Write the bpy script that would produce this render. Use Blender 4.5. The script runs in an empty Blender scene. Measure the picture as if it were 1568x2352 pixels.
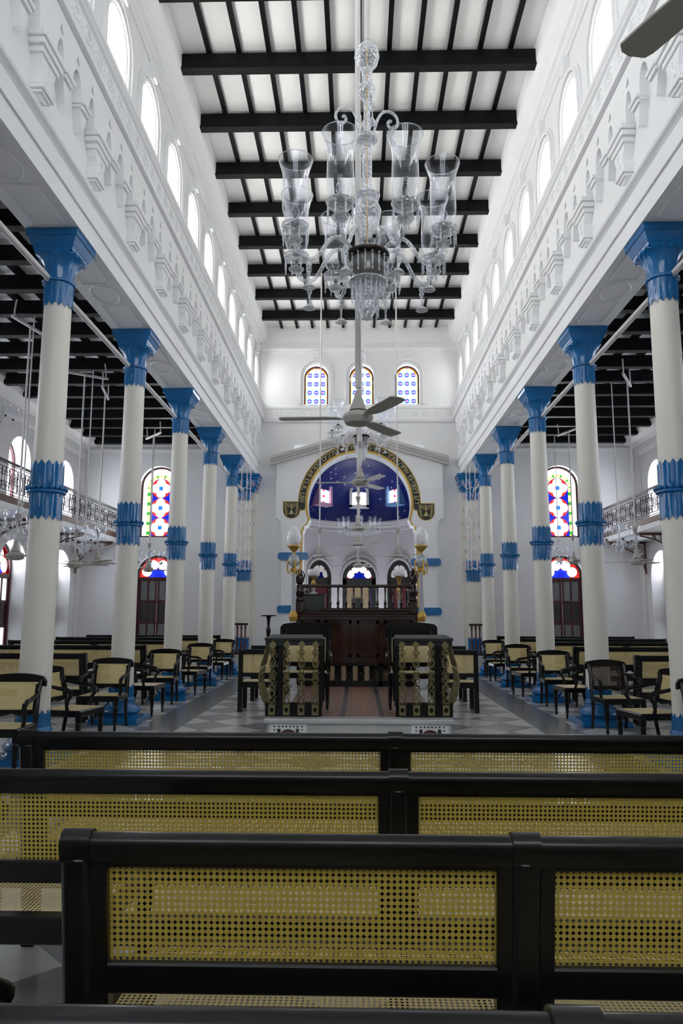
import bpy, math, random
from mathutils import Vector, Matrix, Euler
random.seed(7)
SC = bpy.context.scene
COLL = SC.collection
PI = math.pi
sin, cos = math.sin, math.cos
H = 1.42                                    # eye height
# ------------------------------------------------------------------ camera
cam_d = bpy.data.cameras.new('camera')
cam = bpy.data.objects.new('camera', cam_d)
COLL.objects.link(cam)
cam_d.sensor_fit = 'VERTICAL'
cam_d.sensor_height = 36.0
cam_d.lens = 36.0 * 1676.5 / 2352.0
cam_d.clip_start = 0.05
cam_d.clip_end = 200
_p, _y, _r = 0.1422, 0.0229, 0.0027
_f = Vector((-sin(_y) * cos(_p), cos(_y) * cos(_p), sin(_p)))
_rt = Vector((cos(_y), sin(_y), 0))
_up = _rt.cross(_f)
_R = _rt * cos(_r) + _up * sin(_r)
_U = -_rt * sin(_r) + _up * cos(_r)
_m = Matrix((( _R.x, _U.x, -_f.x), (_R.y, _U.y, -_f.y), (_R.z, _U.z, -_f.z))).to_4x4()
_m.translation = (0, 0, H)
cam.matrix_world = _m
SC.camera = cam
# ------------------------------------------------------------------ world, sun, exposure
SC.view_settings.view_transform = 'Standard'
SC.view_settings.look = 'None'
SC.view_settings.gamma = 1
SC.view_settings.use_curve_mapping = False
SC.view_settings.exposure = 1.31
SC.cycles.max_bounces = 9
SC.cycles.diffuse_bounces = 5
SC.cycles.glossy_bounces = 3
SC.cycles.transmission_bounces = 4
SC.cycles.transparent_max_bounces = 24
SC.cycles.caustics_reflective = False
SC.cycles.caustics_refractive = False
SC.cycles.sample_clamp_indirect = 6.0
SC.cycles.use_adaptive_sampling = True
SC.cycles.adaptive_threshold = 0.02
SC.cycles.use_denoising = True
world = bpy.data.worlds.new('world')
SC.world = world
world.use_nodes = True
_bg = world.node_tree.nodes['Background']
_bg.inputs[0].default_value = (0.86, 0.93, 1.0, 1)
_bg.inputs[1].default_value = 2.2
W_LEFT, W_RIGHT, W_END, W_AISLE_L, W_AISLE_R, W_BACK = 29.0, 3.0, 7.0, 10, 8.0, 1.6   # W per m2 of window, daylight outside
sun_d = bpy.data.lights.new('sun', 'SUN')
sun_d.energy = 7.0
sun_d.angle = 0.02
sun_d.color = (1, 0.96, 0.9)
sun = bpy.data.objects.new('sun', sun_d)
COLL.objects.link(sun)
_az, _el = math.radians(58), math.radians(70)
sun.rotation_euler = Vector((cos(_el) * cos(_az), cos(_el) * sin(_az), -sin(_el))).to_track_quat('-Z', 'Y').to_euler()

def sky_light(name, loc, normal, w, h, watts_m2):
    d = bpy.data.lights.new(name, 'AREA')
    d.shape = 'RECTANGLE'
    d.size, d.size_y = w, h
    d.energy = watts_m2 * w * h
    d.color = (0.90, 0.95, 1.0)
    o = bpy.data.objects.new(name, d)
    COLL.objects.link(o)
    o.location = loc
    n = Vector(normal)
    zax = -n
    zax.normalize()
    xax = Vector((0, 0, 1)).cross(zax).normalized()
    yax = zax.cross(xax)
    m = Matrix((xax, yax, zax)).transposed().to_4x4()
    m.translation = loc
    o.matrix_world = m
    return o

# ------------------------------------------------------------------ node helpers
class V:
    def __init__(s, nt, sock): s.nt, s.s = nt, sock
    def _op(s, op, b=None, c=None):
        n = s.nt.nodes.new('ShaderNodeMath'); n.operation = op
        for i, x in enumerate((s, b, c)):
            if x is None: continue
            if isinstance(x, V): s.nt.links.new(x.s, n.inputs[i])
            else: n.inputs[i].default_value = x
        return V(s.nt, n.outputs[0])
    def __add__(s, b): return s._op('ADD', b)
    __radd__ = __add__
    def __sub__(s, b): return s._op('SUBTRACT', b)
    def __rsub__(s, b): return (s * -1.0) + b
    def __mul__(s, b): return s._op('MULTIPLY', b)
    __rmul__ = __mul__
    def __truediv__(s, b): return s._op('DIVIDE', b)
    def frac(s): return s._op('FRACT')
    def abs(s): return s._op('ABSOLUTE')
    def lt(s, b): return s._op('LESS_THAN', b)
    def gt(s, b): return s._op('GREATER_THAN', b)
    def max(s, b): return s._op('MAXIMUM', b)
    def min(s, b): return s._op('MINIMUM', b)
    def sqrt(s): return s._op('SQRT')
    def floor(s): return s._op('FLOOR')
    def mod(s, b): return s._op('FLOORED_MODULO', b)
    def at2(s, b): return s._op('ARCTAN2', b)
def hyp(a, b): return (a * a + b * b).sqrt()

def newmat(name):
    m = bpy.data.materials.new(name); m.use_nodes = True
    nt = m.node_tree
    for n in list(nt.nodes): nt.nodes.remove(n)
    out = nt.nodes.new('ShaderNodeOutputMaterial')
    return m, nt, out
def coords(nt, kind='Object'):
    tc = nt.nodes.new('ShaderNodeTexCoord'); sp = nt.nodes.new('ShaderNodeSeparateXYZ')
    nt.links.new(tc.outputs[kind], sp.inputs[0])
    return [V(nt, sp.outputs[i]) for i in range(3)], tc
def mixc(nt, fac, a, b):
    n = nt.nodes.new('ShaderNodeMix'); n.data_type = 'RGBA'
    nt.links.new(fac.s, n.inputs[0])
    for x, i in ((a, 6), (b, 7)):
        if isinstance(x, tuple): n.inputs[i].default_value = (*x, 1)
        else: nt.links.new(x, n.inputs[i])
    return n.outputs[2]
def noise(nt, tc, scale, detail=3, kind='Object', rough=0.6):
    n = nt.nodes.new('ShaderNodeTexNoise')
    n.inputs['Scale'].default_value = scale; n.inputs['Detail'].default_value = detail; n.inputs['Roughness'].default_value = rough
    nt.links.new(tc.outputs[kind], n.inputs['Vector'])
    return V(nt, n.outputs[0])
def bsdf(nt, out, color, rough, metal=0.0, coat=0.0, spec=0.5):
    b = nt.nodes.new('ShaderNodeBsdfPrincipled')
    if isinstance(color, tuple): b.inputs['Base Color'].default_value = (*color, 1)
    else: nt.links.new(color, b.inputs['Base Color'])
    if isinstance(rough, V): nt.links.new(rough.s, b.inputs['Roughness'])
    else: b.inputs['Roughness'].default_value = rough
    b.inputs['Metallic'].default_value = metal
    b.inputs['Coat Weight'].default_value = coat
    b.inputs['Coat Roughness'].default_value = 0.08
    b.inputs['Specular IOR Level'].default_value = spec
    if out is not None: nt.links.new(b.outputs[0], out.inputs[0])
    return b
def paint(name, c, rough, var=0.06, scale=6.0, metal=0.0, coat=0.0, spec=0.5, bump=0.0, bscale=40):
    m, nt, out = newmat(name)
    _, tc = coords(nt)
    f = noise(nt, tc, scale)
    c2 = tuple(max(0, x * (1 - var * 2.2)) for x in c)
    col = mixc(nt, f, tuple(min(1, x * (1 + var)) for x in c), c2)
    b = bsdf(nt, out, col, rough, metal, coat, spec)
    if bump:
        bp = nt.nodes.new('ShaderNodeBump'); bp.inputs['Strength'].default_value = bump; bp.inputs['Distance'].default_value = 0.002
        g = noise(nt, tc, bscale, 4)
        nt.links.new(g.s, bp.inputs['Height']); nt.links.new(bp.outputs[0], b.inputs['Normal'])
    return m
M = {}
M['wall'] = paint('white_plaster', (0.86, 0.86, 0.865), 0.75, 0.02, 1.5)
M['aisle_wall'] = paint('warm_white_plaster', (0.80, 0.79, 0.78), 0.75, 0.03, 1.2)
M['trim'] = paint('white_moulding_paint', (0.87, 0.87, 0.875), 0.6, 0.015, 2)
M['ceil'] = paint('white_boards', (0.87, 0.87, 0.86), 0.7, 0.02, 2)
M['cream'] = paint('cream_column_paint', (0.80, 0.77, 0.69), 0.42, 0.02, 2, spec=0.4)
M['blue'] = paint('blue_gloss_paint', (0.002, 0.142, 0.39), 0.22, 0.12, 5, coat=0.3, bump=0.25, bscale=30)
M['beam'] = paint('black_painted_timber', (0.0045, 0.005, 0.006), 0.5, 0.2, 4, spec=0.15)
M['ebony'] = paint('ebonised_wood', (0.0045, 0.0042, 0.004), 0.28, 0.3, 10, coat=0.08, spec=0.3)
M['mahog'] = paint('dark_mahogany', (0.030, 0.007, 0.005), 0.14, 0.35, 9, coat=0.5, spec=0.5)
M['maroon'] = paint('maroon_door_paint', (0.075, 0.010, 0.016), 0.35, 0.1, 5)
M['brown'] = paint('red_brown_iron', (0.11, 0.035, 0.022), 0.5, 0.15, 8)
M['iron'] = paint('dark_purple_iron', (0.075, 0.055, 0.065), 0.4, 0.15, 8, spec=0.6)
M['brass'] = paint('dull_brass', (0.25, 0.21, 0.09), 0.45, 0.2, 25, metal=0.3)
M['gold'] = paint('gold_paint', (0.62, 0.38, 0.08), 0.35, 0.15, 14, metal=0.55)
M['silver'] = paint('silver_grey_paint', (0.46, 0.48, 0.50), 0.35, 0.08, 8, metal=0.2)
M['yellow'] = paint('ochre_yellow_paint', (0.66, 0.43, 0.08), 0.55, 0.1, 6)
M['black'] = paint('black_enamel', (0.010, 0.012, 0.011), 0.4, 0.2, 6)
M['letter'] = paint('pale_gold_letter', (0.62, 0.50, 0.20), 0.45, 0.15, 20)
M['fan'] = paint('off_white_fan_enamel', (0.44, 0.425, 0.385), 0.35, 0.04, 6)
M['pipe'] = paint('white_pipe_paint', (0.66, 0.64, 0.62), 0.4, 0.03, 4)
M['socket'] = paint('dark_bronze', (0.035, 0.022, 0.014), 0.4, 0.2, 20, metal=0.4)
M['opal'] = paint('opal_glass', (0.80, 0.80, 0.80), 0.12, 0.01, 2, coat=0.5)
M['greenbox'] = paint('dark_green_paint', (0.022, 0.030, 0.024), 0.3, 0.2, 8, coat=0.3)
M['cloth'] = paint('black_cloth', (0.012, 0.014, 0.013), 0.6, 0.2, 12)
M['tan'] = paint('tan_wood', (0.33, 0.24, 0.14), 0.4, 0.15, 7)
M['marble'] = paint('white_marble', (0.60, 0.60, 0.59), 0.18, 0.12, 4)
def frosted(name, c, tr):
    m, nt, out = newmat(name)
    _, tc = coords(nt)
    col = mixc(nt, noise(nt, tc, 3), c, tuple(x * .8 for x in c))
    b = bsdf(nt, None, col, 0.25)
    t = nt.nodes.new('ShaderNodeBsdfTranslucent'); t.inputs[0].default_value = (.9, .92, .95, 1)
    mx = nt.nodes.new('ShaderNodeMixShader'); mx.inputs[0].default_value = tr
    nt.links.new(b.outputs[0], mx.inputs[1]); nt.links.new(t.outputs[0], mx.inputs[2]); nt.links.new(mx.outputs[0], out.inputs[0])
    return m
M['pane_dim'] = frosted('dim_frosted_pane', (0.17, 0.17, 0.175), .06)  # frosted pane copy for the end doors, dimness put into its colour
M['pane'] = frosted('grey_frosted_pane', (0.22, 0.22, 0.23), .45)
M['dpane'] = paint('dark_pane', (0.045, 0.040, 0.042), 0.15, 0.2, 3)
M['redglass'] = paint('amber_red_bulb', (0.65, 0.22, 0.12), 0.2, 0.1, 9)
M['smoke'] = paint('smoky_silvered_glass', (0.16, 0.155, 0.145), 0.2, 0.2, 20, metal=0.3)
def cane(name, iu, iv, base, hole=0.375):
    m, nt, out = newmat(name)
    c, tc = coords(nt)
    p = 0.0143
    u = (c[iu] / p).frac() - 0.5
    v = (c[iv] / p).frac() - 0.5
    d = u.abs() + v.abs()
    sq = u.abs().max(v.abs())
    h = d.lt(hole) * sq.lt(hole * 0.82)
    du = 0.5 - u.abs(); dv = 0.5 - v.abs()
    h2 = ((du + v.abs()).lt(0.075)).max((dv + u.abs()).lt(0.075))
    h = h.max(h2)
    strand = ((c[iu] / (p / 4.0)).frac() - 0.5).abs() + ((c[iv] / (p / 4.0)).frac() - 0.5).abs()
    col = mixc(nt, strand, tuple(x * 1.12 for x in base), tuple(x * 0.62 for x in base))
    n = noise(nt, tc, 4.0)
    col = mixc(nt, n, col, tuple(x * 0.85 for x in base))
    b = bsdf(nt, None, col, 0.45, spec=0.35)
    t = nt.nodes.new('ShaderNodeBsdfTransparent')
    mx = nt.nodes.new('ShaderNodeMixShader')
    nt.links.new(h.s, mx.inputs[0]); nt.links.new(b.outputs[0], mx.inputs[1]); nt.links.new(t.outputs[0], mx.inputs[2])
    nt.links.new(mx.outputs[0], out.inputs[0])
    return m
CB = (0.63, 0.48, 0.095)
M['caneV'] = cane('woven_cane_upright', 0, 2, CB)
M['caneC'] = cane('pale_woven_cane', 0, 2, (0.86, 0.69, 0.32), 0.28)
M['caneS'] = cane('pale_cane_seat', 0, 1, (0.86, 0.72, 0.38), 0.28)
M['caneH'] = cane('woven_cane_seat', 0, 1, (0.78, 0.63, 0.30))
M['caneD'] = cane('dark_woven_cane', 0, 2, (0.06, 0.035, 0.022))
def crystal(name, facing, lo, hi, tint=(0.97, 0.98, 1.0), diff=0.0, pw=1.0):
    m, nt, out = newmat(name)
    lw = nt.nodes.new('ShaderNodeLayerWeight'); lw.inputs[0].default_value = facing
    f = V(nt, lw.outputs['Facing'])._op('POWER', pw) * (hi - lo) + lo
    t = nt.nodes.new('ShaderNodeBsdfTransparent'); t.inputs[0].default_value = (*tint, 1)
    g = nt.nodes.new('ShaderNodeBsdfGlossy'); g.inputs['Roughness'].default_value = 0.06; g.inputs[0].default_value = (0.98, 0.985, 1, 1)
    if diff:                                     # cut facets
        tc = nt.nodes.new('ShaderNodeTexCoord'); vo = nt.nodes.new('ShaderNodeTexVoronoi'); vo.inputs['Scale'].default_value = 42
        nt.links.new(tc.outputs['Object'], vo.inputs['Vector'])
        bp = nt.nodes.new('ShaderNodeBump'); bp.inputs['Strength'].default_value = .9; bp.inputs['Distance'].default_value = .012
        nt.links.new(vo.outputs['Distance'], bp.inputs['Height']); nt.links.new(bp.outputs[0], g.inputs['Normal']); nt.links.new(bp.outputs[0], lw.inputs['Normal'])
    a = g.outputs[0]
    if diff:
        d = nt.nodes.new('ShaderNodeBsdfDiffuse'); d.inputs[0].default_value = (0.95, 0.96, 0.98, 1)
        mm = nt.nodes.new('ShaderNodeMixShader'); mm.inputs[0].default_value = diff
        nt.links.new(g.outputs[0], mm.inputs[1]); nt.links.new(d.outputs[0], mm.inputs[2]); a = mm.outputs[0]
    mx = nt.nodes.new('ShaderNodeMixShader')
    nt.links.new(f.s, mx.inputs[0]); nt.links.new(t.outputs[0], mx.inputs[1]); nt.links.new(a, mx.inputs[2])
    nt.links.new(mx.outputs[0], out.inputs[0])
    return m
M['glass'] = crystal('clear_blown_glass', 0.5, 0.03, 0.75, pw=2.6)
M['cut'] = crystal('cut_crystal', 0.5, 0.26, 0.95, (0.94, 0.95, 0.97), 0.5, 1.3)
M['globe'] = crystal('ribbed_glass_globe', 0.5, 0.45, 0.95, (0.9, 0.92, 0.93), 0.5)

def stained(name, build):
    m, nt, out = newmat(name)
    c, tc = coords(nt)
    col = build(nt, c[0], c[2])
    t = nt.nodes.new('ShaderNodeBsdfTransparent')
    if isinstance(col, tuple): t.inputs[0].default_value = (*col, 1)
    else: nt.links.new(col, t.inputs[0])
    g = nt.nodes.new('ShaderNodeBsdfGlossy'); g.inputs['Roughness'].default_value = 0.1
    mx = nt.nodes.new('ShaderNodeMixShader'); mx.inputs[0].default_value = 0.04
    nt.links.new(t.outputs[0], mx.inputs[1]); nt.links.new(g.outputs[0], mx.inputs[2])
    nt.links.new(mx.outputs[0], out.inputs[0])
    return m
WHITE, BLUE, RED, YEL, GRN, AMB, PUR, CYA, LEAD = (1, 1, 1), (0.002, 0.006, 0.16), (0.20, 0.008, 0.006), (0.5, 0.35, 0.01), (0.01, 0.12, 0.012), (0.4, 0.14, 0.005), (0.03, 0.02, 0.22), (0.06, 0.24, 0.28), (0.005, 0.005, 0.005)
def pat_end(nt, x, z):                        # rosettes on white, amber border
    u = ((x / 0.2 + 0.5).frac() - 0.5) * 0.2
    w = (((z - 0.02) / 0.27).frac() - 0.5) * 0.27
    r = hyp(u, w)
    col = mixc(nt, r.lt(0.085), WHITE, CYA)
    col = mixc(nt, r.lt(0.066) * (w.abs() * 1.6).gt(u.abs() * 0.3), col, PUR)
    col = mixc(nt, r.lt(0.034), col, (0.5, 0.12, 0.2))
    edge = x.abs().max(0.0).gt(0.285)
    rr = hyp(x, (z - 0.92).max(0.0))
    edge = edge.max(rr.gt(0.27) * z.gt(0.9)) * rr.lt(0.32)
    col = mixc(nt, edge, col, (0.6, 0.4, 0.12))
    col = mixc(nt, (rr.gt(0.255)) * z.gt(1.0), col, AMB)
    col = mixc(nt, x.abs().lt(0.004), col, (0.02, 0.07, 0.09))
    return col
def pat_tall(nt, x, z):                       # quatrefoils in red rings on blue, yellow and green side bands
    ax = x.abs()
    G = 0.585
    k = (((z - 0.015) / G).frac() - 0.5) * G
    below = z.lt(1.77)
    inb = ax.lt(0.30) * below
    r = hyp(x, k)
    col = mixc(nt, inb, WHITE, BLUE)
    col = mixc(nt, r.lt(0.29) * below, col, RED)
    q = hyp(ax - 0.15, k).lt(0.135).max(hyp(x, k.abs() - 0.15).lt(0.135)) * below
    col = mixc(nt, q, col, WHITE)
    col = mixc(nt, ax.max(k.abs()).lt(0.062) * below, col, (0.01, 0.06, 0.3))
    col = mixc(nt, k.abs().gt(0.287) * inb, col, (0.005, 0.005, 0.05))
    topa = z.gt(1.48)
    rr = hyp(x, z - 1.48)
    col = mixc(nt, topa * rr.gt(0.30), col, WHITE)
    band = (ax.gt(0.305) * ax.lt(0.405) * z.lt(1.48)).max(topa * rr.gt(0.31) * rr.lt(0.41))
    col = mixc(nt, band, col, (0.75, 0.62, 0.12))
    g = (((z / 0.29).frac() - 0.5) * 0.29).abs().lt(0.05) * ax.gt(0.305) * ax.lt(0.405) * z.lt(1.48)
    ga = (((x.at2(z - 1.48)) / 0.62).frac() - 0.5).abs().lt(0.11)
    col = mixc(nt, g.max(ga * topa * rr.gt(0.31) * rr.lt(0.41)), col, GRN)
    col = mixc(nt, (ax - 0.303).abs().lt(0.004) * z.lt(1.48), col, LEAD)
    return col
def pat_fan(nt, x, z):                        # fanlight: white petals, red rim, blue heart
    col = mixc(nt, hyp(x, z).lt(0.25), RED, (0.004, 0.01, 0.22))
    for a in (22, 67, 113, 158):
        cx, cz = 0.35 * cos(math.radians(a)), 0.04 + 0.34 * sin(math.radians(a))
        d = hyp(x - cx, z - cz)
        col = mixc(nt, d.lt(0.150), col, LEAD)
        col = mixc(nt, d.lt(0.140), col, WHITE)
    col = mixc(nt, hyp(x, z - 0.05).lt(0.12), col, BLUE)
    return col
def pat_side(nt, x, z):                       # pale petals with a blue foot and thin red rim
    r = hyp(x, (z - 1.26).max(0.0))
    col = mixc(nt, r.gt(0.50), WHITE, (0.35, 0.03, 0.05))
    col = mixc(nt, hyp(x, z - 1.15).lt(0.16), col, (0.06, 0.08, 0.5))
    return col
def pat_small(nt, x, z):
    r = hyp(x, (z - 0.88).max(0.0))
    edge = r.gt(0.27)
    col = mixc(nt, edge, (1, 0.98, 0.93), (0.5, 0.17, 0.01))
    col = mixc(nt, edge * (((z / 0.4).frac() - 0.5).abs().lt(0.06)), col, (0.1, 0.5, 0.1))
    return col
def pat_dome(nt, x, z):
    col = mixc(nt, (x.abs().lt(0.045)) * (((z / 0.2).frac() - 0.5).abs().lt(0.2)), WHITE, (0.7, 0.02, 0.1))
    return col
M['st_end'] = stained('stained_rosettes', pat_end)
M['st_tall'] = stained('stained_quatrefoils', pat_tall)
M['st_fan_wide'] = stained('stained_wide_petals', lambda nt, x, z: pat_fan(nt, x * .78, z * .80))
M['st_fan'] = stained('stained_petals', pat_fan)
M['st_side'] = stained('stained_side', pat_side)
M['st_small'] = stained('stained_border', pat_small)
M['st_dome'] = stained('stained_lozenge', pat_dome)
# floor: diamond checker of grey and white marble with a plain grey strip along each colonnade
def floor_mat():
    m, nt, out = newmat('marble_floor')
    c, tc = coords(nt)
    x, y = c[0], c[1]
    D = 0.78
    u = ((x - 2.30) + (y - 9.83)) / D
    v = ((x - 2.30) - (y - 9.83)) / D
    ck = (u.floor() + v.floor()).mod(2.0)
    ck = ck.gt(0.5)
    n1 = noise(nt, tc, 2.2, 5, rough=0.65)
    n2 = noise(nt, tc, 14, 4)
    veins = n1 * 0.7 + n2 * 0.3
    white = mixc(nt, veins, (0.66, 0.66, 0.645), (0.46, 0.46, 0.45))
    tile = noise(nt, tc, 1.15, 0)
    grey = mixc(nt, veins, (0.33, 0.34, 0.35), (0.17, 0.175, 0.19))
    col = mixc(nt, ck, grey, white)
    ax = x.abs()
    strip = ax.gt(2.30) * ax.lt(2.82)
    dark = mixc(nt, veins, (0.21, 0.215, 0.23), (0.11, 0.115, 0.125))
    col = mixc(nt, strip, col, dark)
    b = bsdf(nt, out, col, veins * 0.12 + 0.16, spec=0.5)
    return m
M['floor'] = floor_mat()
def tile_mat():
    m, nt, out = newmat('patterned_clay_tiles')
    c, tc = coords(nt)
    x, y = c[0], c[1]
    u = (x / 0.15).frac() - 0.5; v = (y / 0.15).frac() - 0.5
    n = noise(nt, tc, 5)
    base = mixc(nt, n, (0.30, 0.155, 0.11), (0.20, 0.12, 0.095))
    d = (u.abs() + v.abs()).lt(0.28)
    col = mixc(nt, d, base, (0.34, 0.27, 0.20))
    ck = ((x / 0.15).floor() + (y / 0.15).floor()).mod(2.0).gt(0.5)
    col = mixc(nt, ck * d, col, (0.07, 0.06, 0.06))
    col = mixc(nt, ((x - 0.05).abs() - 0.24).abs().lt(0.03), col, (0.05, 0.045, 0.045))
    col = mixc(nt, (x - 0.05).abs().lt(0.13) * d, col, (0.42, 0.22, 0.08))
    bsdf(nt, out, col, 0.3)
    return m
M['tile'] = tile_mat()
def star_mat():
    m, nt, out = newmat('star_painted_plaster')
    c, tc = coords(nt)
    vo = nt.nodes.new('ShaderNodeTexVoronoi'); vo.inputs['Scale'].default_value = 5.2; vo.inputs['Randomness'].default_value = 0.75
    nt.links.new(tc.outputs['Object'], vo.inputs['Vector'])
    d = V(nt, vo.outputs['Distance'])
    sp = nt.nodes.new('ShaderNodeSeparateColor'); nt.links.new(vo.outputs['Color'], sp.inputs[0])
    k = V(nt, sp.outputs[0])
    vo2 = nt.nodes.new('ShaderNodeTexVoronoi'); vo2.inputs['Scale'].default_value = 11; nt.links.new(tc.outputs['Object'], vo2.inputs['Vector'])
    d2 = V(nt, vo2.outputs['Distance'])
    col = mixc(nt, d.lt(0.14 + 0.09 * k) * k.gt(0.3), (0.003, 0.014, 0.17), (0.42, 0.43, 0.50))
    col = mixc(nt, d2.lt(0.13), col, (0.16, 0.18, 0.34))
    bsdf(nt, out, col, 0.35)
    return m
M['star'] = star_mat()

# ------------------------------------------------------------------ mesh builder
def spline(pts, k=5):
    P = [Vector(p) for p in pts]; out = []
    for i in range(len(P) - 1):
        a, b, c, d = P[max(i - 1, 0)], P[i], P[i + 1], P[min(i + 2, len(P) - 1)]
        for j in range(k):
            t = j / k
            out.append(tuple(.5 * ((2 * b) + (c - a) * t + (2 * a - 5 * b + 4 * c - d) * t * t + (3 * b - a - 3 * c + d) * t ** 3)))
    out.append(tuple(P[-1])); return out
class MB:
    def __init__(s): s.v, s.f, s.sm = [], [], []
    def add(s, vs, fs, smooth=False, mat=None):
        b = len(s.v)
        s.v += [tuple(mat @ Vector(p)) for p in vs] if mat is not None else [tuple(p) for p in vs]
        s.f += [tuple(b + i for i in f) for f in fs]
        s.sm += [smooth] * len(fs)
        return s
    def box(s, x0, x1, y0, y1, z0, z1, c=0.0, mat=None):
        if x0 > x1: x0, x1 = x1, x0
        if y0 > y1: y0, y1 = y1, y0
        if z0 > z1: z0, z1 = z1, z0
        if c <= 0:
            vs = [(x, y, z) for z in (z0, z1) for y in (y0, y1) for x in (x0, x1)]
            return s.add(vs, [(0, 2, 3, 1), (4, 5, 7, 6), (0, 1, 5, 4), (2, 6, 7, 3), (0, 4, 6, 2), (1, 3, 7, 5)], False, mat)
        c = min(c, (x1 - x0) * .49, (y1 - y0) * .49, (z1 - z0) * .49)
        vs, ix = [], {}
        for a, X in ((0, (x0, x1)), ):
            pass
        def vid(i, j, k, ax):
            key = (i, j, k, ax)
            if key not in ix:
                p = [(x0, x1)[i], (y0, y1)[j], (z0, z1)[k]]
                lo = [x0, y0, z0]; q = list(p)
                for t in range(3):
                    if t != ax:
                        q[t] += c if (i, j, k)[t] == 0 else -c
                ix[key] = len(vs); vs.append(tuple(q))
            return ix[key]
        fs = []
        for i in (0, 1):
            q = [vid(i, 0, 0, 0), vid(i, 1, 0, 0), vid(i, 1, 1, 0), vid(i, 0, 1, 0)]; fs.append(q if i else q[::-1])
            q = [vid(0, i, 0, 1), vid(0, i, 1, 1), vid(1, i, 1, 1), vid(1, i, 0, 1)]; fs.append(q if i else q[::-1])
            q = [vid(0, 0, i, 2), vid(1, 0, i, 2), vid(1, 1, i, 2), vid(0, 1, i, 2)]; fs.append(q if i else q[::-1])
        for i in (0, 1):
            for j in (0, 1):
                q = [vid(i, j, 0, 0), vid(i, j, 1, 0), vid(i, j, 1, 1), vid(i, j, 0, 1)]; fs.append(q if i != j else q[::-1])
                q = [vid(0, i, j, 1), vid(1, i, j, 1), vid(1, i, j, 2), vid(0, i, j, 2)]; fs.append(q if i == j else q[::-1])
                q = [vid(i, 0, j, 0), vid(i, 1, j, 0), vid(i, 1, j, 2), vid(i, 0, j, 2)]; fs.append(q if i == j else q[::-1])
                for k in (0, 1):
                    q = [vid(i, j, k, 0), vid(i, j, k, 1), vid(i, j, k, 2)]; fs.append(q if (i + j + k) % 2 else q[::-1])
        return s.add(vs, fs, False, mat)
    def lathe(s, prof, n=24, c=(0, 0, 0), mat=None, smooth=True, rmod=None):
        vs, fs = [], []
        for r, z in prof:
            for k in range(n):
                a = 2 * PI * k / n
                rr = r * (rmod(a) if rmod else 1)
                vs.append((c[0] + rr * cos(a), c[1] + rr * sin(a), c[2] + z))
        for i in range(len(prof) - 1):
            for k in range(n):
                a, b = i * n + k, i * n + (k + 1) % n
                fs.append((a, b, b + n, a + n))
        if prof[0][0] > 1e-4: fs.append(tuple(range(n - 1, -1, -1)))
        if prof[-1][0] > 1e-4: fs.append(tuple((len(prof) - 1) * n + k for k in range(n)))
        return s.add(vs, fs, smooth, mat)
    def shell(s, prof, n=24, c=(0, 0, 0), mat=None):            # open thin surface of revolution
        vs, fs = [], []
        for r, z in prof:
            for k in range(n):
                a = 2 * PI * k / n
                vs.append((c[0] + r * cos(a), c[1] + r * sin(a), c[2] + z))
        for i in range(len(prof) - 1):
            for k in range(n):
                a, b = i * n + k, i * n + (k + 1) % n
                fs.append((a, b, b + n, a + n))
        return s.add(vs, fs, True, mat)
    def tube(s, pts, r, n=8, closed=False, mat=None, flat=None):
        pts = [Vector(p) for p in pts]
        N = len(pts)
        rs = r if isinstance(r, (list, tuple)) else [r] * N
        vs, fs = [], []
        up = Vector((0, 0, 1)); prev = None
        for i, p in enumerate(pts):
            if closed: t = pts[(i + 1) % N] - pts[i - 1]
            else: t = pts[min(i + 1, N - 1)] - pts[max(i - 1, 0)]
            if t.length < 1e-9: t = Vector((0, 0, 1))
            t.normalize()
            if prev is None:
                a = t.cross(up)
                if a.length < 0.05: a = t.cross(Vector((0, 1, 0)))
            else:
                a = prev - t * prev.dot(t)
                if a.length < 1e-4: a = t.cross(up)
            a.normalize(); prev = a
            b = t.cross(a)
            for k in range(n):
                g = 2 * PI * k / n
                vs.append(tuple(p + (a * cos(g) + b * sin(g)) * rs[i]))
        L = N if closed else N - 1
        for i in range(L):
            for k in range(n):
                q0, q1 = i * n + k, i * n + (k + 1) % n
                r0, r1 = ((i + 1) % N) * n + k, ((i + 1) % N) * n + (k + 1) % n
                fs.append((q0, q1, r1, r0))
        if not closed:
            fs.append(tuple(range(n - 1, -1, -1))); fs.append(tuple((N - 1) * n + k for k in range(n)))
        return s.add(vs, fs, n > 4, mat)
    def prism(s, poly, d0, d1, plane='XZ', mat=None, smooth=False):
        n = len(poly)
        def P(a, b, d): return {'XZ': (a, d, b), 'XY': (a, b, d), 'YZ': (d, a, b)}[plane]
        vs = [P(a, b, d0) for a, b in poly] + [P(a, b, d1) for a, b in poly]
        fs = [tuple(range(n)), tuple(range(2 * n - 1, n - 1, -1))]
        side = [(i, i + n, (i + 1) % n + n, (i + 1) % n) for i in range(n)]
        s.add(vs, fs, False, mat)
        b = len(s.v) - 2 * n
        s.f += [tuple(b + q for q in f) for f in side]; s.sm += [smooth] * n
        return s
    def sphere(s, c, r, n=10, mat=None, sz=1.0):
        m = max(4, n // 2 + 1)
        return s.lathe([(max(1e-5, r * sin(PI * i / m)), -r * sz * cos(PI * i / m)) for i in range(m + 1)], n, c, mat)
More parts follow.
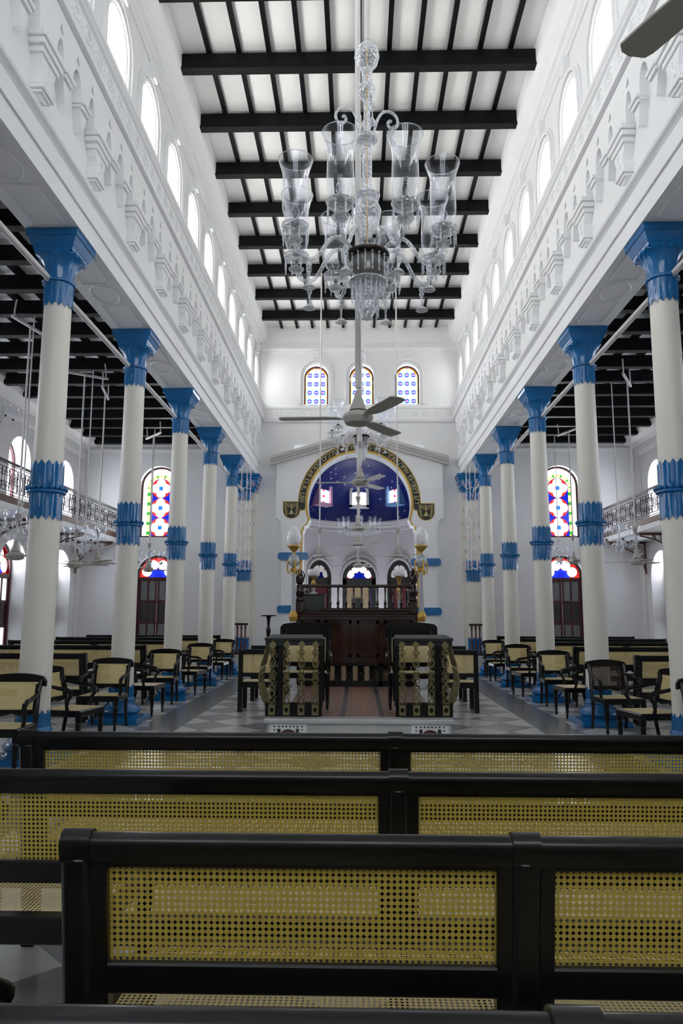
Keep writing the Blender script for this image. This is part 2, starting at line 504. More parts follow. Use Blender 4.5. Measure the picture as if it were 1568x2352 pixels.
    def build(s, name, mat, parent=None, sharp=38, fix=True):
        me = bpy.data.meshes.new(name)
        me.from_pydata(s.v, [], s.f)
        me.polygons.foreach_set('use_smooth', s.sm)
        if fix:
            import bmesh
            bm = bmesh.new(); bm.from_mesh(me); bmesh.ops.recalc_face_normals(bm, faces=bm.faces); bm.to_mesh(me); bm.free()
        if any(s.sm): me.set_sharp_from_angle(angle=math.radians(sharp))
        me.materials.append(M[mat] if isinstance(mat, str) else mat)
        o = bpy.data.objects.new(name, me)
        COLL.objects.link(o)
        if parent is not None: o.parent = parent
        return o
def thing(name, label, cat, loc=(0, 0, 0), rz=0.0, group=None):
    o = bpy.data.objects.new(name, None); COLL.objects.link(o)
    o.empty_display_size = 0.1
    o.location = loc; o.rotation_euler = (0, 0, rz)
    return tag(o, label, cat, group)
def tag(o, label, cat, group=None, kind=None):
    if label: o['label'] = label
    if cat: o['category'] = cat
    if group: o['group'] = group
    if kind: o['kind'] = kind
    return o
def kids(o): return [c for c in ALLKIDS.get(o.name, [])]
ALLKIDS = {}
def scan(root):                              # children lists are read once; Blender searches the whole file for each .children
    st = [root]
    while st:
        r = st.pop(); ALLKIDS[r.name] = list(r.children); st += ALLKIDS[r.name]
def dup(root, loc=None, rz=None, label=None, scale=None):
    if root.name not in ALLKIDS: scan(root)
    def rec(o, par):
        c = o.copy(); COLL.objects.link(c)
        if par is not None: c.parent = par
        for k in ALLKIDS[o.name]: rec(k, c)
        return c
    r = rec(root, None)
    if loc is not None: r.location = loc
    if rz is not None: r.rotation_euler = (0, 0, rz)
    if label: r['label'] = label
    if scale: r.scale = (scale,) * 3
    return r
def struct(name, mb, mat, label, cat, parent=None):
    o = mb.build(name, mat, parent)
    return tag(o, label, cat, None, 'structure')
ORD = ['first', 'second', 'third', 'fourth', 'fifth', 'sixth', 'seventh', 'eighth', 'ninth', 'tenth', 'eleventh', 'twelfth', 'thirteenth', 'fourteenth', 'fifteenth', 'sixteenth', 'seventeenth', 'eighteenth', 'nineteenth', 'twentieth']
SIDE = {-1: 'left-side', 1: 'right-side'}

# walls with arched openings.  map2(u, v, d) -> 3D; d is depth through the wall (0 = room face)
def cell(mb, P, u0, u1, v0, v1, op, t):
    """rectangle u0..u1 x v0..v1 with one opening op=(uc, w, vb, vs, arch) cut through depth t"""
    def quad(a, b, c, d, dep): mb.add([P(*a, dep), P(*b, dep), P(*c, dep), P(*d, dep)], [(0, 1, 2, 3)])
    if op is None:
        for dep in (0, t): quad((u0, v0), (u1, v0), (u1, v1), (u0, v1), dep)
        return
    uc, w, vb, vs, arch = op
    a, b = uc - w / 2, uc + w / 2
    n = 14 if arch else 1
    if arch: curve = [(uc + w / 2 * cos(PI - PI * k / n), vs + w / 2 * sin(PI * k / n)) for k in range(n + 1)]
    else: curve = [(a, vs), (b, vs)]
    for dep in (0, t):
        quad((u0, v0), (a, v0), (a, v1), (u0, v1), dep)
        quad((b, v0), (u1, v0), (u1, v1), (b, v1), dep)
        if vb > v0 + 1e-6: quad((a, v0), (b, v0), (b, vb), (a, vb), dep)
        for k in range(len(curve) - 1):
            p, q = curve[k], curve[k + 1]
            quad(p, q, (q[0], v1), (p[0], v1), dep)
    loop = [(a, vb)] + curve + [(b, vb)]
    for k in range(len(loop) - 1):
        p, q = loop[k], loop[k + 1]
        mb.add([P(*p, 0), P(*q, 0), P(*q, t), P(*p, t)], [(0, 1, 2, 3)], smooth=0 < k < len(loop) - 2 and arch)
    p, q = loop[0], loop[-1]
    mb.add([P(*p, 0), P(*q, 0), P(*q, t), P(*p, t)], [(0, 1, 2, 3)])
def archpoly(w, h, n=16):                    # outline: flat foot at z=0, round head, total height h
    r = w / 2
    return [(-r, 0), (r, 0)] + [(r * cos(PI * k / n), h - r + r * sin(PI * k / n)) for k in range(n + 1)]
def archframe(mb, w, h, t, d0, d1, n=16, sill=True, mat=None):
    """band of width t just inside an arched outline, depth d0..d1 (local y)"""
    o = archpoly(w, h, n)
    o = [o[1]] + o[2:] + [o[0]]              # right foot, arch, left foot
    r = w / 2; ri = r - t
    i = [(ri, 0)] + [(ri * cos(PI * k / n), h - r + ri * sin(PI * k / n)) for k in range(n + 1)] + [(-ri, 0)]
    vs = []
    for (a, b), (c, e) in zip(o, i): vs += [(a, d0, b), (c, d0, e), (a, d1, b), (c, d1, e)]
    fs = []
    for k in range(len(o) - 1):
        q = 4 * k; z = q + 4
        fs += [(q, q + 1, z + 1, z), (q + 2, z + 2, z + 3, q + 3), (q, z, z + 2, q + 2), (q + 1, q + 3, z + 3, z + 1)]
    mb.add(vs, fs, False, mat)
    if sill: mb.box(-r, r, d0, d1, 0, t, mat=mat)
WN = [0]
def window(loc, rz, w, h, label, glassmat, frame_t=0.05, bars=None, framemat='maroon'):
    WN[0] += 1
    r = thing('window_%d' % WN[0], label, 'window', loc, rz); r['kind'] = 'structure'
    f = MB(); archframe(f, w, h, frame_t, -0.03, 0.03)
    f.build('frame', framemat, r)
    p = MB(); p.add([(a, 0.0, b) for a, b in archpoly(w - frame_t, h - frame_t / 2)], [tuple(range(19))])
    p.build('pane', glassmat, r)
    if bars:
        b = MB()
        for (x0, x1, z0, z1) in bars: b.box(x0, x1, -0.015, 0.015, z0, z1)
        b.build('glazing_bar', framemat, r)
    return r
DN = [0]
def door(loc, rz, w, h, zs, label, pm='pane', fm='st_fan'):
    """arched doorway: glazed leaves below zs, stained fanlight above"""
    DN[0] += 1
    r = thing('door_%d' % DN[0], label, 'door', loc, rz); r['kind'] = 'structure'
    f = MB(); archframe(f, w, h, 0.07, -0.05, 0.05, sill=False); f.box(-w / 2, w / 2, -0.05, 0.05, zs - 0.08, zs)
    f.build('frame', 'maroon', r)
    fan = MB(); fan.add([(a, 0, b) for a, b in [(-(w / 2 - .04), 0), (w / 2 - .04, 0)] + [((w / 2 - .04) * cos(PI * k / 14), h - zs - w / 2 + (w / 2 - .04) * sin(PI * k / 14)) for k in range(15)]], [tuple(range(17))])
    fo = fan.build('fanlight', fm, r); fo.location = (0, 0, zs)
    for sgn in (-1, 1):
        leaf = MB()
        x0, x1 = (0.004, w / 2 - 0.07) if sgn > 0 else (-(w / 2 - 0.07), -0.004)
        L = x1 - x0
        for a, b in ((x0, x0 + .05), (x0 + L / 2 - .02, x0 + L / 2 + .02), (x1 - .05, x1)): leaf.box(a, b, -.03, .03, 0, zs - .08)
        nz = 4
        hz = (zs - .08) / nz
        for k in range(nz + 1): leaf.box(x0, x1, -.028, .028, max(0, k * hz - .03), min(zs - .08, k * hz + .03))
        lo = leaf.build('door_leaf', 'maroon', r)
        pp = MB(); dp = MB()
        for k in range(nz):
            (pp if k in (1, 3) else dp).box(x0 + .02, x1 - .02, -.006, .006, k * hz, (k + 1) * hz)
        pp.build('pane', pm, lo); dp.build('pane', 'dpane', lo)
    return r
# ================================================================== THE SETTING
Y0, YE = -4.0, 21.1
COLY = [7.423 + 2.7428 * i for i in range(6)]
BAYY = [COLY[i] + 1.3714 for i in range(5)]          # 8.79 .. 19.77
mb = MB(); mb.box(-8.7, 8.7, Y0 - .5, YE + .1, -0.2, 0)
struct('floor', mb, 'floor', 'polished floor of grey and white marble diamonds with grey strips', 'floor')
mb = MB(); mb.box(-3.0, 3.0, Y0, YE, 10.13, 10.3)
struct('ceiling', mb, 'ceil', 'white board ceiling high above the nave, seen between black beams', 'ceiling')
for s in (-1, 1):
    mb = MB(); mb.box(s * 3.4, s * 8.7, Y0, YE + .1, 6.72, 6.9)
    struct('ceiling_' + ('left' if s < 0 else 'right'), mb, 'ceil', 'white board ceiling of the %s aisle behind closely set black beams' % SIDE[s], 'ceiling')
# end wall
P_end = lambda u, v, d: (u, YE + d, v)
mb = MB()
for a, b, uc in ((-3.5, -.577, -1.26), (-.577, .79, .106), (.79, 3.5, 1.475)):
    cell(mb, P_end, a, b, 6.9, 10.3, (uc, .73, 7.69, 8.565, True), .5)
cell(mb, P_end, -3.5, -1.9, 0, 6.9, None, .5); cell(mb, P_end, 1.95, 3.5, 0, 6.9, None, .5); cell(mb, P_end, -1.9, 1.95, 6.45, 6.9, None, .5)
for s in (-1, 1):
    a, b = (-8.7, -3.5) if s < 0 else (3.5, 8.7)
    cell(mb, P_end, a, b, 0, 3.42, (s * 5.86, 1.2, 0, 2.58, True), .5)
    cell(mb, P_end, a, b, 3.42, 6.95, (s * 5.86, 1.16, 3.70, 5.24, True), .5)
struct('wall_end', mb, 'wall', 'white end wall with three small arched stained windows above the gabled apse front', 'wall')
for uc, nm in ((-1.26, 'nearest the blazing bright clerestory'), (.106, 'half hidden by the hanging rods'), (1.475, 'crossed by a fan blade tip')):
    window((uc, YE + .22, 7.69), 0, .73, 1.24, 'small arched rosette stained window of the end wall, ' + nm, 'st_end', .045)
    sky_light('daylight', (uc, YE + .75, 8.3), (0, -1, 0), .9, 1.4, W_END)
    mb = MB()
    m = Matrix.Translation((uc, YE, 7.69))
    for (w, h, t, d) in ((1.06, 1.42, .05, -.035), (.98, 1.38, .05, -.055), (.87, 1.32, .05, -.03)):
        archframe(mb, w, h, t, d, .01, 20, False, m)
    mb.prism([(-.09, 1.42), (.09, 1.42), (.12, 1.66), (-.12, 1.66)], -.07, 0.01, 'XZ', m)
    struct('trim_window', mb, 'trim', 'moulded white arch surround around the end wall window ' + nm, 'moulding')
for s in (-1, 1):
    window((s * 5.86, YE + .2, 3.70), 0, 1.16, 2.12, 'tall arched quatrefoil stained window over the %s aisle end door' % SIDE[s], 'st_tall', .06)
    sky_light('daylight', (s * 5.86, YE + .8, 4.8), (0, -1, 0), 1.3, 2.2, W_END * .8)
    door((s * 5.86, YE + .2, 0), 0, 1.2, 3.18, 2.54, 'maroon glazed double door under a petal fanlight at the %s aisle end' % SIDE[s], 'pane_dim')
    sky_light('daylight', (s * 5.86, YE + .7, 2.85), (0, -1, 0), 1.2, .7, W_END)
# side walls
for s in (-1, 1):
    P = lambda u, v, d: (s * (8.12 + d), u, v)
    mb = MB()
    cell(mb, P, Y0 - .5, BAYY[0] - 1.3714, 0, 6.95, None, .55)
    for i, yb in enumerate(BAYY):
        a, b = yb - 1.3714, yb + 1.3714
        cell(mb, P, a, b, 0, 3.42, (yb, 1.42, 0, 2.50, True), .55)
        cell(mb, P, a, b, 3.42, 6.95, (yb, 1.14, 3.86, 5.12, True), .55)
    cell(mb, P, BAYY[-1] + 1.3714, YE + .5, 0, 6.95, None, .55)
    struct('wall_' + ('left' if s < 0 else 'right'), mb, 'aisle_wall', 'tall %s aisle wall with deep arched windows over arched doors' % SIDE[s], 'wall')
    mb = MB()
    for y in list(COLY) + []:
        if y > 9: mb.box(s * 8.05, s * 8.14, y - .33, y + .33, 0, 6.5)
    struct('trim_pilaster', mb, 'aisle_wall', 'flat pale pilasters between the doors of the %s aisle wall' % SIDE[s], 'pilaster')
    for i, yb in enumerate(BAYY):
        if i < 2:
            pass
        wl = W_AISLE_L if s < 0 else W_AISLE_R
        rz = -s * PI / 2
        window((s * (8.12 + .42), yb, 3.86), rz, 1.14, 1.83, 'arched stained window above the %s gallery, %s from the end wall' % (SIDE[s], ORD[4 - i]), 'st_side', .06)
        sky_light('daylight', (s * 8.9, yb, 4.8), (-s, 0, 0), 1.2, 1.9, wl)
        door((s * (8.12 + .42), yb, 0), rz, 1.42, 3.21, 2.42, 'maroon glazed double door under the %s gallery, %s from the end wall' % (SIDE[s], ORD[4 - i]), 'pane', 'st_fan_wide')
        sky_light('daylight', (s * 8.9, yb, 2.0), (-s, 0, 0), 1.4, 2.6, wl * .8)
# back wall, behind the viewer, with high windows
P_back = lambda u, v, d: (u, Y0 - d, v)
mb = MB()
for a, b, uc in ((-3.5, -1.1, -2.2), (-1.1, 1.1, 0), (1.1, 3.5, 2.2)):
    cell(mb, P_back, a, b, 0, 4.2, None, .5)
    cell(mb, P_back, a, b, 4.2, 10.3, (uc, 1.3, 5.0, 8.2, True), .5)
cell(mb, P_back, -8.7, -3.5, 0, 10.3, None, .5); cell(mb, P_back, 3.5, 8.7, 0, 10.3, None, .5)
struct('wall_back', mb, 'wall', 'white entrance wall facing the apse', 'wall')
for uc in (-2.2, 0, 2.2): sky_light('daylight', (uc, Y0 - .6, 6.8), (0, 1, 0), 1.4, 3.8, W_BACK)
# clerestory walls with their arched windows
WY = [9.486 + 1.3714 * k for k in range(-6, 9)]
for s in (-1, 1):
    P = lambda u, v, d: (s * (3.0 + d), u, v)
    mb = MB()
    cell(mb, P, Y0, WY[0] - .6857, 7.6, 10.2, None, .45)
    for y in WY: cell(mb, P, y - .6857, y + .6857, 7.6, 10.2, (y, .74, 7.70, 8.55, True), .45)
    struct('wall_clerestory_' + ('left' if s < 0 else 'right'), mb, 'wall', 'white %s clerestory wall pierced by a row of small arched windows' % SIDE[s], 'wall')
    for i, y in enumerate(WY):
        lab = 'small arched window of the %s clerestory, %s from the end wall' % (SIDE[s], ORD[len(WY) - 1 - i])
        if y > 4.9:
            window((s * 3.38, y, 7.70), -s * PI / 2, .74, 1.22, lab, 'st_small', .04)
        sky_light('daylight', (s * 3.66, y, 8.15), (-s, 0, .55), .85, 1.3, (W_LEFT if s < 0 else W_RIGHT) * (.35 if i == len(WY) - 1 else 1))
    mb = MB()
    for y in WY:
        m = Matrix.Translation((s * 3.0, y, 7.68)) @ Matrix.Rotation(-s * PI / 2, 4, 'Z')
        for (w, h, t, d) in ((1.10, 1.42, .04, -.03), (1.03, 1.385, .05, -.055), (.9, 1.32, .05, -.03)):
            archframe(mb, w, h, t, d, .01, 16, False, m)
        mb.prism([(-.07, 1.38), (.07, 1.38), (.09, 1.62), (-.09, 1.62)], -.10, 0.01, 'XZ', m)
    struct('trim_arches', mb, 'trim', 'moulded white arches with keystones around the %s clerestory windows' % SIDE[s], 'moulding')
    # upper cornice
    pts = [(3.02, 9.32), (2.97, 9.32), (2.97, 9.38), (2.93, 9.40), (2.93, 9.47), (2.95, 9.49), (2.95, 9.56), (2.90, 9.58), (2.87, 9.63), (2.87, 9.67), (2.84, 9.70), (2.80, 9.74), (2.75, 9.80), (2.73, 9.87), (2.73, 10.14), (3.02, 10.14)]
    mb = MB(); mb.prism([(s * a, b) for a, b in pts], Y0, YE, 'XZ')
    struct('trim_cornice', mb, 'trim', 'stepped white cornice under the nave ceiling along the %s clerestory' % SIDE[s], 'moulding')
    # entablature over the colonnade
    pts = [(3.53, 5.49), (2.95, 5.49), (2.95, 5.70), (2.925, 5.70), (2.925, 5.90), (2.905, 5.92), (2.87, 5.945), (2.86, 5.97), (2.87, 5.995), (2.885, 6.0), (2.885, 6.025), (2.92, 6.05), (2.95, 6.06), (2.95, 7.20), (2.80, 7.215), (2.80, 7.26), (2.825, 7.28), (2.825, 7.56), (2.79, 7.58), (2.79, 7.60), (2.76, 7.63), (2.76, 7.68), (3.53, 7.70)]
    mb = MB(); mb.prism([(s * a, b) for a, b in pts], Y0, YE, 'XZ')
    ent = struct('trim_entablature', mb, 'trim', 'white plaster entablature over the %s colonnade with bracketed frieze' % SIDE[s], 'entablature')
    m0 = MB()                                                  # soffit panel lines and discs
    for i in range(-1, 6):
        ya, yb = 7.423 + 2.7428 * (i - 1) + .36, 7.423 + 2.7428 * i - .36
        ym = (ya + yb) / 2
        for (a, b) in ((ya, ym - .32), (ym + .32, yb)):
            for x in (3.07, 3.41): m0.box(s * x - .006, s * x + .006, a, b, 5.478, 5.492)
            for y in (a, b): m0.box(s * 3.07, s * 3.41, y - .006, y + .006, 5.478, 5.492)
        m0.tube([(s * 3.24 + .17 * cos(t * PI / 12), ym + .26 * sin(t * PI / 12), 5.488) for t in range(24)], .009, 4, True)
    m0.build('soffit_moulding', 'trim', ent)
    m1 = MB()                                                  # running scroll on the upper band
    y = -3.9; k = 0
    while y < 21.0:
        sg = 1 if k % 2 else -1
        pts = [(s * 2.822, y + .17 + (.03 + .10 * t / 20) * cos(sg * t * .42) * 1.0, 7.42 + (.02 + .075 * t / 20) * sin(t * .42)) for t in range(21)]
        m1.tube(pts, .011, 4)
        m1.tube([(s * 2.822, y + .30, 7.36), (s * 2.818, y + .34, 7.42), (s * 2.822, y + .33, 7.49)], [.006, .02, .006], 4)
        y += .34; k += 1
    m1.build('scroll_relief', 'trim', ent)
    # frieze motif, repeated twice a bay
    def console():
        b = MB(); X = lambda a: s * (2.955 - a)
        b.box(X(0), X(.17), -.24, .24, 6.565, 6.63, .008); b.box(X(0), X(.15), -.215, .215, 6.505, 6.565, .006); b.box(X(0), X(.13), -.18, .18, 6.445, 6.505, .006)
        half = [(.155, 6.445), (.135, 6.38), (.108, 6.33), (.098, 6.28), (.108, 6.23), (.12, 6.19), (.11, 6.165)]
        b.prism(half + [(-y, z) for y, z in half[::-1]], X(0), X(.11), 'YZ')
        b.box(X(0), X(.125), -.125, .125, 6.135, 6.168, .005); b.box(X(0), X(.105), -.10, .10, 6.105, 6.135, .005)
        b.prism([(-.075, 6.105), (.075, 6.105), (.02, 6.065), (-.02, 6.065)], X(0), X(.08), 'YZ')
        b.tube([(X(.115), .03 * sin(t * .9), 6.38 - t * .025) for t in range(7)], .008, 4)
        return b
    def drop():
        b = MB(); X = lambda a: s * (2.955 - a)
        b.box(X(0), X(.14), -.105, .105, 6.645, 6.69, .006); b.box(X(0), X(.12), -.09, .09, 6.60, 6.645, .006)
        b.prism([(-.082, 6.60), (.082, 6.60), (.05, 6.50), (.018, 6.40), (0, 6.375), (-.018, 6.40), (-.05, 6.50)], X(0), X(.09), 'YZ')
        return b
    def valance():
        b = MB(); X = lambda a: s * (2.955 - a)
        bot = [(-.20, 6.62)]
        for c, h in ((.245, .085), (.66, .115), (1.07, .085)):
            cur = [(c - h * cos(PI * t / 12), 6.66 + .27 * sin(PI * t / 12) ** .8) for t in range(13)]
            bot.append((c - h, 6.62)); bot += cur[:6]
            bot += [(c - .001, 6.93), (c - .001, 6.985), (c - .045, 7.0), (c - .02, 7.09), (c + .045, 7.0), (c + .001, 6.985), (c + .001, 6.93)]
            bot += cur[7:]; bot.append((c + h, 6.62))
        bot.append((1.1714, 6.62))
        b.prism(bot + [(1.1714, 7.205), (-.20, 7.205)], X(0), X(.10), 'YZ')
        return b
    cons, drp, val = console().build('frieze_console', 'trim', ent), drop().build('frieze_drop', 'trim', ent), valance().build('frieze_arcade', 'trim', ent)
    first = True
    for k in range(-3, 12):
        y = 6.02 + 1.3714 * k
        if y < 2.5 or y > 20.2: continue
        used = set() if first else {cons, drp, val}
        for o, dy in ((cons, 0), (drp, .43), (drp, .88), (val, 0)):
            c = o.copy() if o in used else o
            if o in used: COLL.objects.link(c)
            used.add(o)
            c.location = (0, y + dy, 0)
        first = False
    # wall face between entablature and aisle ceiling, and conduit along the capitals
    mb = MB(); mb.tube([(s * 3.30, 2.0, 4.985 + .0), (s * 3.30, YE, 4.985)], .034, 10)
    t = mb.build('tie_rod', 'pipe'); tag(t, 'white round rod running through the blue capitals of the %s colonnade' % SIDE[s], 'rod')
# mouldings of the end wall
mb = MB()
mb.prism([(a, b) for a, b in ((YE + .01, 9.30), (YE - .03, 9.30), (YE - .03, 9.36), (YE - .06, 9.39), (YE - .06, 9.46), (YE - .03, 9.48), (YE - .03, 9.55), (YE + .01, 9.57))], -2.95, 2.95, 'YZ')
fr = [(YE + .01, 7.13), (YE - .05, 7.13), (YE - .07, 7.17), (YE - .07, 7.22), (YE - .05, 7.24), (YE - .05, 7.52), (YE - .07, 7.54), (YE - .07, 7.60), (YE + .01, 7.66)]
mb.prism(fr, -2.85, 2.85, 'YZ')
endtrim = struct('trim_end', mb, 'trim', 'carved white scroll band across the end wall below the three windows', 'moulding')
mb = MB()
for k in range(17):
    x = -2.7 + k * .335; sg = 1 if k % 2 else -1
    mb.tube([(x + (.03 + .10 * t / 20) * cos(sg * t * .42), YE - .05, 7.38 + (.02 + .075 * t / 20) * sin(t * .42)) for t in range(21)], .011, 4)
mb.build('scroll_relief', 'trim', endtrim)
for s in (-1, 1):
    mb = MB()
    mb.prism([(YE + .01, 6.25), (YE - .03, 6.25), (YE - .05, 6.29), (YE - .05, 6.34), (YE + .01, 6.38)], s * 3.53, s * 8.12, 'YZ')
    mb.prism([(s * 8.13, 6.02), (s * 8.10, 6.02), (s * 8.07, 6.06), (s * 8.04, 6.12), (s * 8.02, 6.3), (s * 7.9, 6.38), (s * 7.7, 6.42), (s * 7.62, 6.52), (s * 7.62, 6.73), (s * 8.13, 6.73)], Y0, YE, 'XZ')
    struct('trim_aisle', mb, 'aisle_wall', 'pale plaster cove and moulding below the %s aisle ceiling' % SIDE[s], 'moulding')
# ------------------------------------------------------------------ gabled apse front
XC, YP = 0.035, 20.92
def arch_half(sg, R, zc=4.68, drop=True):
    n = 26
    pts = [(XC + sg * R * sin(math.radians(108.3 * k / n)), zc + R * cos(math.radians(108.3 * k / n))) for k in range(n + 1)]
    e = R - 1.5
    if drop: pts += [(XC + sg * (1.475 + e * .8), 4.11 - e * .4), (XC + sg * (1.50 + e), 4.04), (XC + sg * (1.585 + e * .8), 4.00 - e * .3), (XC + sg * (1.60 + e * .9), 3.90), (XC + sg * (1.635 + e), 3.84), (XC + sg * (1.635 + e), 0)]
    return pts
mb = MB()
for sg in (-1, 1):
    A = arch_half(sg, 1.5)
    outer = [(XC, 6.70), (XC + sg * 2.42, 5.98), (XC + sg * 2.42, 4.22)] + [(XC + sg * (2.42 - .18 * sin(a * PI / 12)), 4.22 - .22 * (1 - cos(a * PI / 12))) for a in range(1, 7)] + [(XC + sg * 2.24, 0)]
    poly = outer + A[::-1]
    mb.prism(poly, YP, YE + .5, 'XZ')
struct('wall_apse_front', mb, 'wall', 'white gabled apse front with a large horseshoe arch', 'wall')
mb = MB()
for sg in (-1, 1):
    for (o, d, t) in ((0, .20, .09), (-.08, .15, .08), (-.15, .10, .10)):
        ax, az, bx, bz = XC, 6.80 + o, XC + sg * 2.60, 6.03 + o
        mb.prism([(ax, az), (bx, bz), (bx, bz - t), (ax, az - t)], YP - d, YP + .02, 'XZ')
M['raked_trim'] = paint('brownish_white_moulding', (0.62, 0.59, 0.56), 0.7, 0.08, 3)  # white moulding toned slightly brown and darker
struct('trim_gable', mb, 'raked_trim', 'raked white gable moulding over the horseshoe arch', 'moulding')
def band(name, mat, R0, R1, y0, y1, label, drop=True, rng=None):
    b = MB()
    for sg in (-1, 1):
        a0, a1 = arch_half(sg, R0, drop=drop), arch_half(sg, R1, drop=drop)
        if rng: a0, a1 = a0[:rng], a1[:rng]
        for k in range(len(a0) - 1):
            p, q, r_, t_ = a0[k], a0[k + 1], a1[k + 1], a1[k]
            b.prism([p, q, r_, t_], y0, y1, 'XZ')
    return b
b = band('trim', 'yellow', 1.5, 1.565, YP - .012, YP + .004, '')
o = struct('trim_arch_edge', b, 'yellow', 'ochre painted edge line following the horseshoe arch down to the floor', 'painted edging')
# black inscription band with gold rim and Hebrew letters
ins = thing('inscription_band', 'black band of gold Hebrew lettering curved over the horseshoe arch', 'inscription', (XC, YP, 4.68))
def ring_band(R0, R1, y0, y1, a0=-4.0, a1=184.0, n=60, rounded=True):
    out = [(R1 * cos(math.radians(a0 + (a1 - a0) * k / n)), R1 * sin(math.radians(a0 + (a1 - a0) * k / n))) for k in range(n + 1)]
    inn = [(R0 * cos(math.radians(a0 + (a1 - a0) * k / n)), R0 * sin(math.radians(a0 + (a1 - a0) * k / n))) for k in range(n + 1)]
    b = MB()
    for k in range(n): b.prism([out[k], out[k + 1], inn[k + 1], inn[k]], y0, y1, 'XZ')
    Rm, h = (R0 + R1) / 2, (R1 - R0) / 2
    for a, sg in ((a0, -1), (a1, 1)):
        ca, sa = cos(math.radians(a)), sin(math.radians(a))
        cx, cz = Rm * ca, Rm * sa
        tx, tz = -sa * sg, ca * sg
        b.prism([(cx + h * (cos(q * PI / 10) * ca + sin(q * PI / 10) * tx), cz + h * (cos(q * PI / 10) * sa + sin(q * PI / 10) * tz)) for q in range(11)], y0, y1, 'XZ')
    return b
ring_band(1.545, 1.78, -.008, 0, n=60).build('gold_rim', 'yellow', ins)
ring_band(1.572, 1.752, -.018, -.004, n=60).build('band', 'black', ins)
TXT = 'דע לפני מי אתה עומד לפני מלך מלכי המלכים הקדוש ברוך הוא'
cu = bpy.data.curves.new('glyph', 'FONT'); cu.size = .225
fo = bpy.data.objects.new('glyph', cu); COLL.objects.link(fo)
glyphs = []
for ch in TXT:
    if ch == ' ': glyphs.append(None); continue
    cu.body = ch
    dg = bpy.context.evaluated_depsgraph_get()
    me = bpy.data.meshes.new_from_object(fo.evaluated_get(dg))
    glyphs.append(([tuple(v.co) for v in me.vertices], [tuple(p.vertices) for p in me.polygons]))
    bpy.data.meshes.remove(me)
bpy.data.objects.remove(fo); bpy.data.curves.remove(cu)
adv = []
for g in glyphs:
    if g is None: adv.append(.062)
    else:
        xs = [v[0] for v in g[0]]; adv.append(max(xs) - min(xs) + .028)
tot = sum(adv)
run = 0
span = math.radians(181.0); Rl = 1.600
mb = MB()
for g, a in zip(glyphs + [None], adv + [0]):
    if g is not None:
        xs = [v[0] for v in g[0]]; x0, x1 = min(xs), max(xs)
        ang = math.radians(-1.5) + span * (run + a / 2) / tot          # reads from the right foot over to the left
        vs = []
        for (x, y, z) in g[0]:
            aa = ang - (x - (x0 + x1) / 2) / (Rl + .05)
            R_ = Rl + y * .95
            vs.append((R_ * cos(aa), -.021, R_ * sin(aa)))
        mb.add(vs, g[1])
    elif mb.v:
        mb.build('gold_word', 'letter', ins, fix=False); mb = MB()
    run += a
# emblems
def emblem(x, z, label):
    e = thing('menorah_emblem', label, 'emblem', (x, YP, z), 0, None)
    def shield(k, y0, y1):
        w, h = .23 * k, .24 * k
        b = MB(); b.prism([(-w, h), (w, h), (w, 0)] + [(w * cos(PI * q / 16), -h * .95 * sin(PI * q / 16)) for q in range(1, 16)] + [(-w, 0)], y0, y1, 'XZ'); return b
    shield(1.10, -.008, 0).build('gold_rim', 'yellow', e); shield(1.0, -.016, -.004).build('shield', 'black', e)
    b = MB(); Y = -.019
    for r in (.05, .09, .13): b.tube([(r * cos(PI + PI * q / 14), Y, .20 + r * sin(PI + PI * q / 14) * 1.0) for q in range(15)], .008, 5)
    b.tube([(0, Y, .215), (0, Y, -.06)], .011, 5)
    b.prism([(-.02, 0), (.02, 0), (.055, -.09), (-.055, -.09)], Y - .003, Y + .004, 'XZ'); b.box(-.075, .075, Y - .003, Y + .004, -.115, -.092)
    b.build('menorah', 'letter', e)
    for sg in (-1, 1):
        b = MB()
        st = [(sg * (.168 - .05 * (t / 8) ** 3), .20 - .37 * t / 8) for t in range(9)]
        b.tube([(x_, Y, z_) for x_, z_ in st], .004, 4)
        for t in range(0, 8):
            x_, z_ = st[t]
            for d in (-1, 1): b.tube([(x_, Y, z_ - .02), (x_ + d * .022, Y, z_ + .004), (x_ + d * .034, Y, z_ + .03)], [.004, .009, .002], 4)
        b.build('olive_branch', 'letter', e)
    return e
emblem(-1.93, 4.47, 'black and gold menorah shield beside the foot of the lettering that ends the verse')
emblem(1.96, 4.41, 'black and gold menorah shield beside the foot of the lettering that begins the verse')
# blue bands on the piers
for (x0, x1, z, lab) in ((-2.30, -1.42, 3.13, 'upper of the two blue bands on the pier beside the tall black stand'), (-2.30, -1.6, 1.62, 'lower of the two blue bands on the pier beside the tall black stand'), (1.5, 2.36, 2.96, 'upper of the two blue bands on the pier farther from the black stand'), (1.66, 2.36, 1.57, 'lower of the two blue bands on the pier farther from the black stand')):
    b = MB(); c = .05; h = .105
    b.prism([(x0, z - h + c), (x0 + c, z - h), (x1 - c, z - h), (x1, z - h + c), (x1, z + h - c), (x1 - c, z + h), (x0 + c, z + h), (x0, z + h - c)], YP - .10, YP + .02, 'XZ')
    tag(b.build('pier_band', 'blue'), lab, 'painted band')
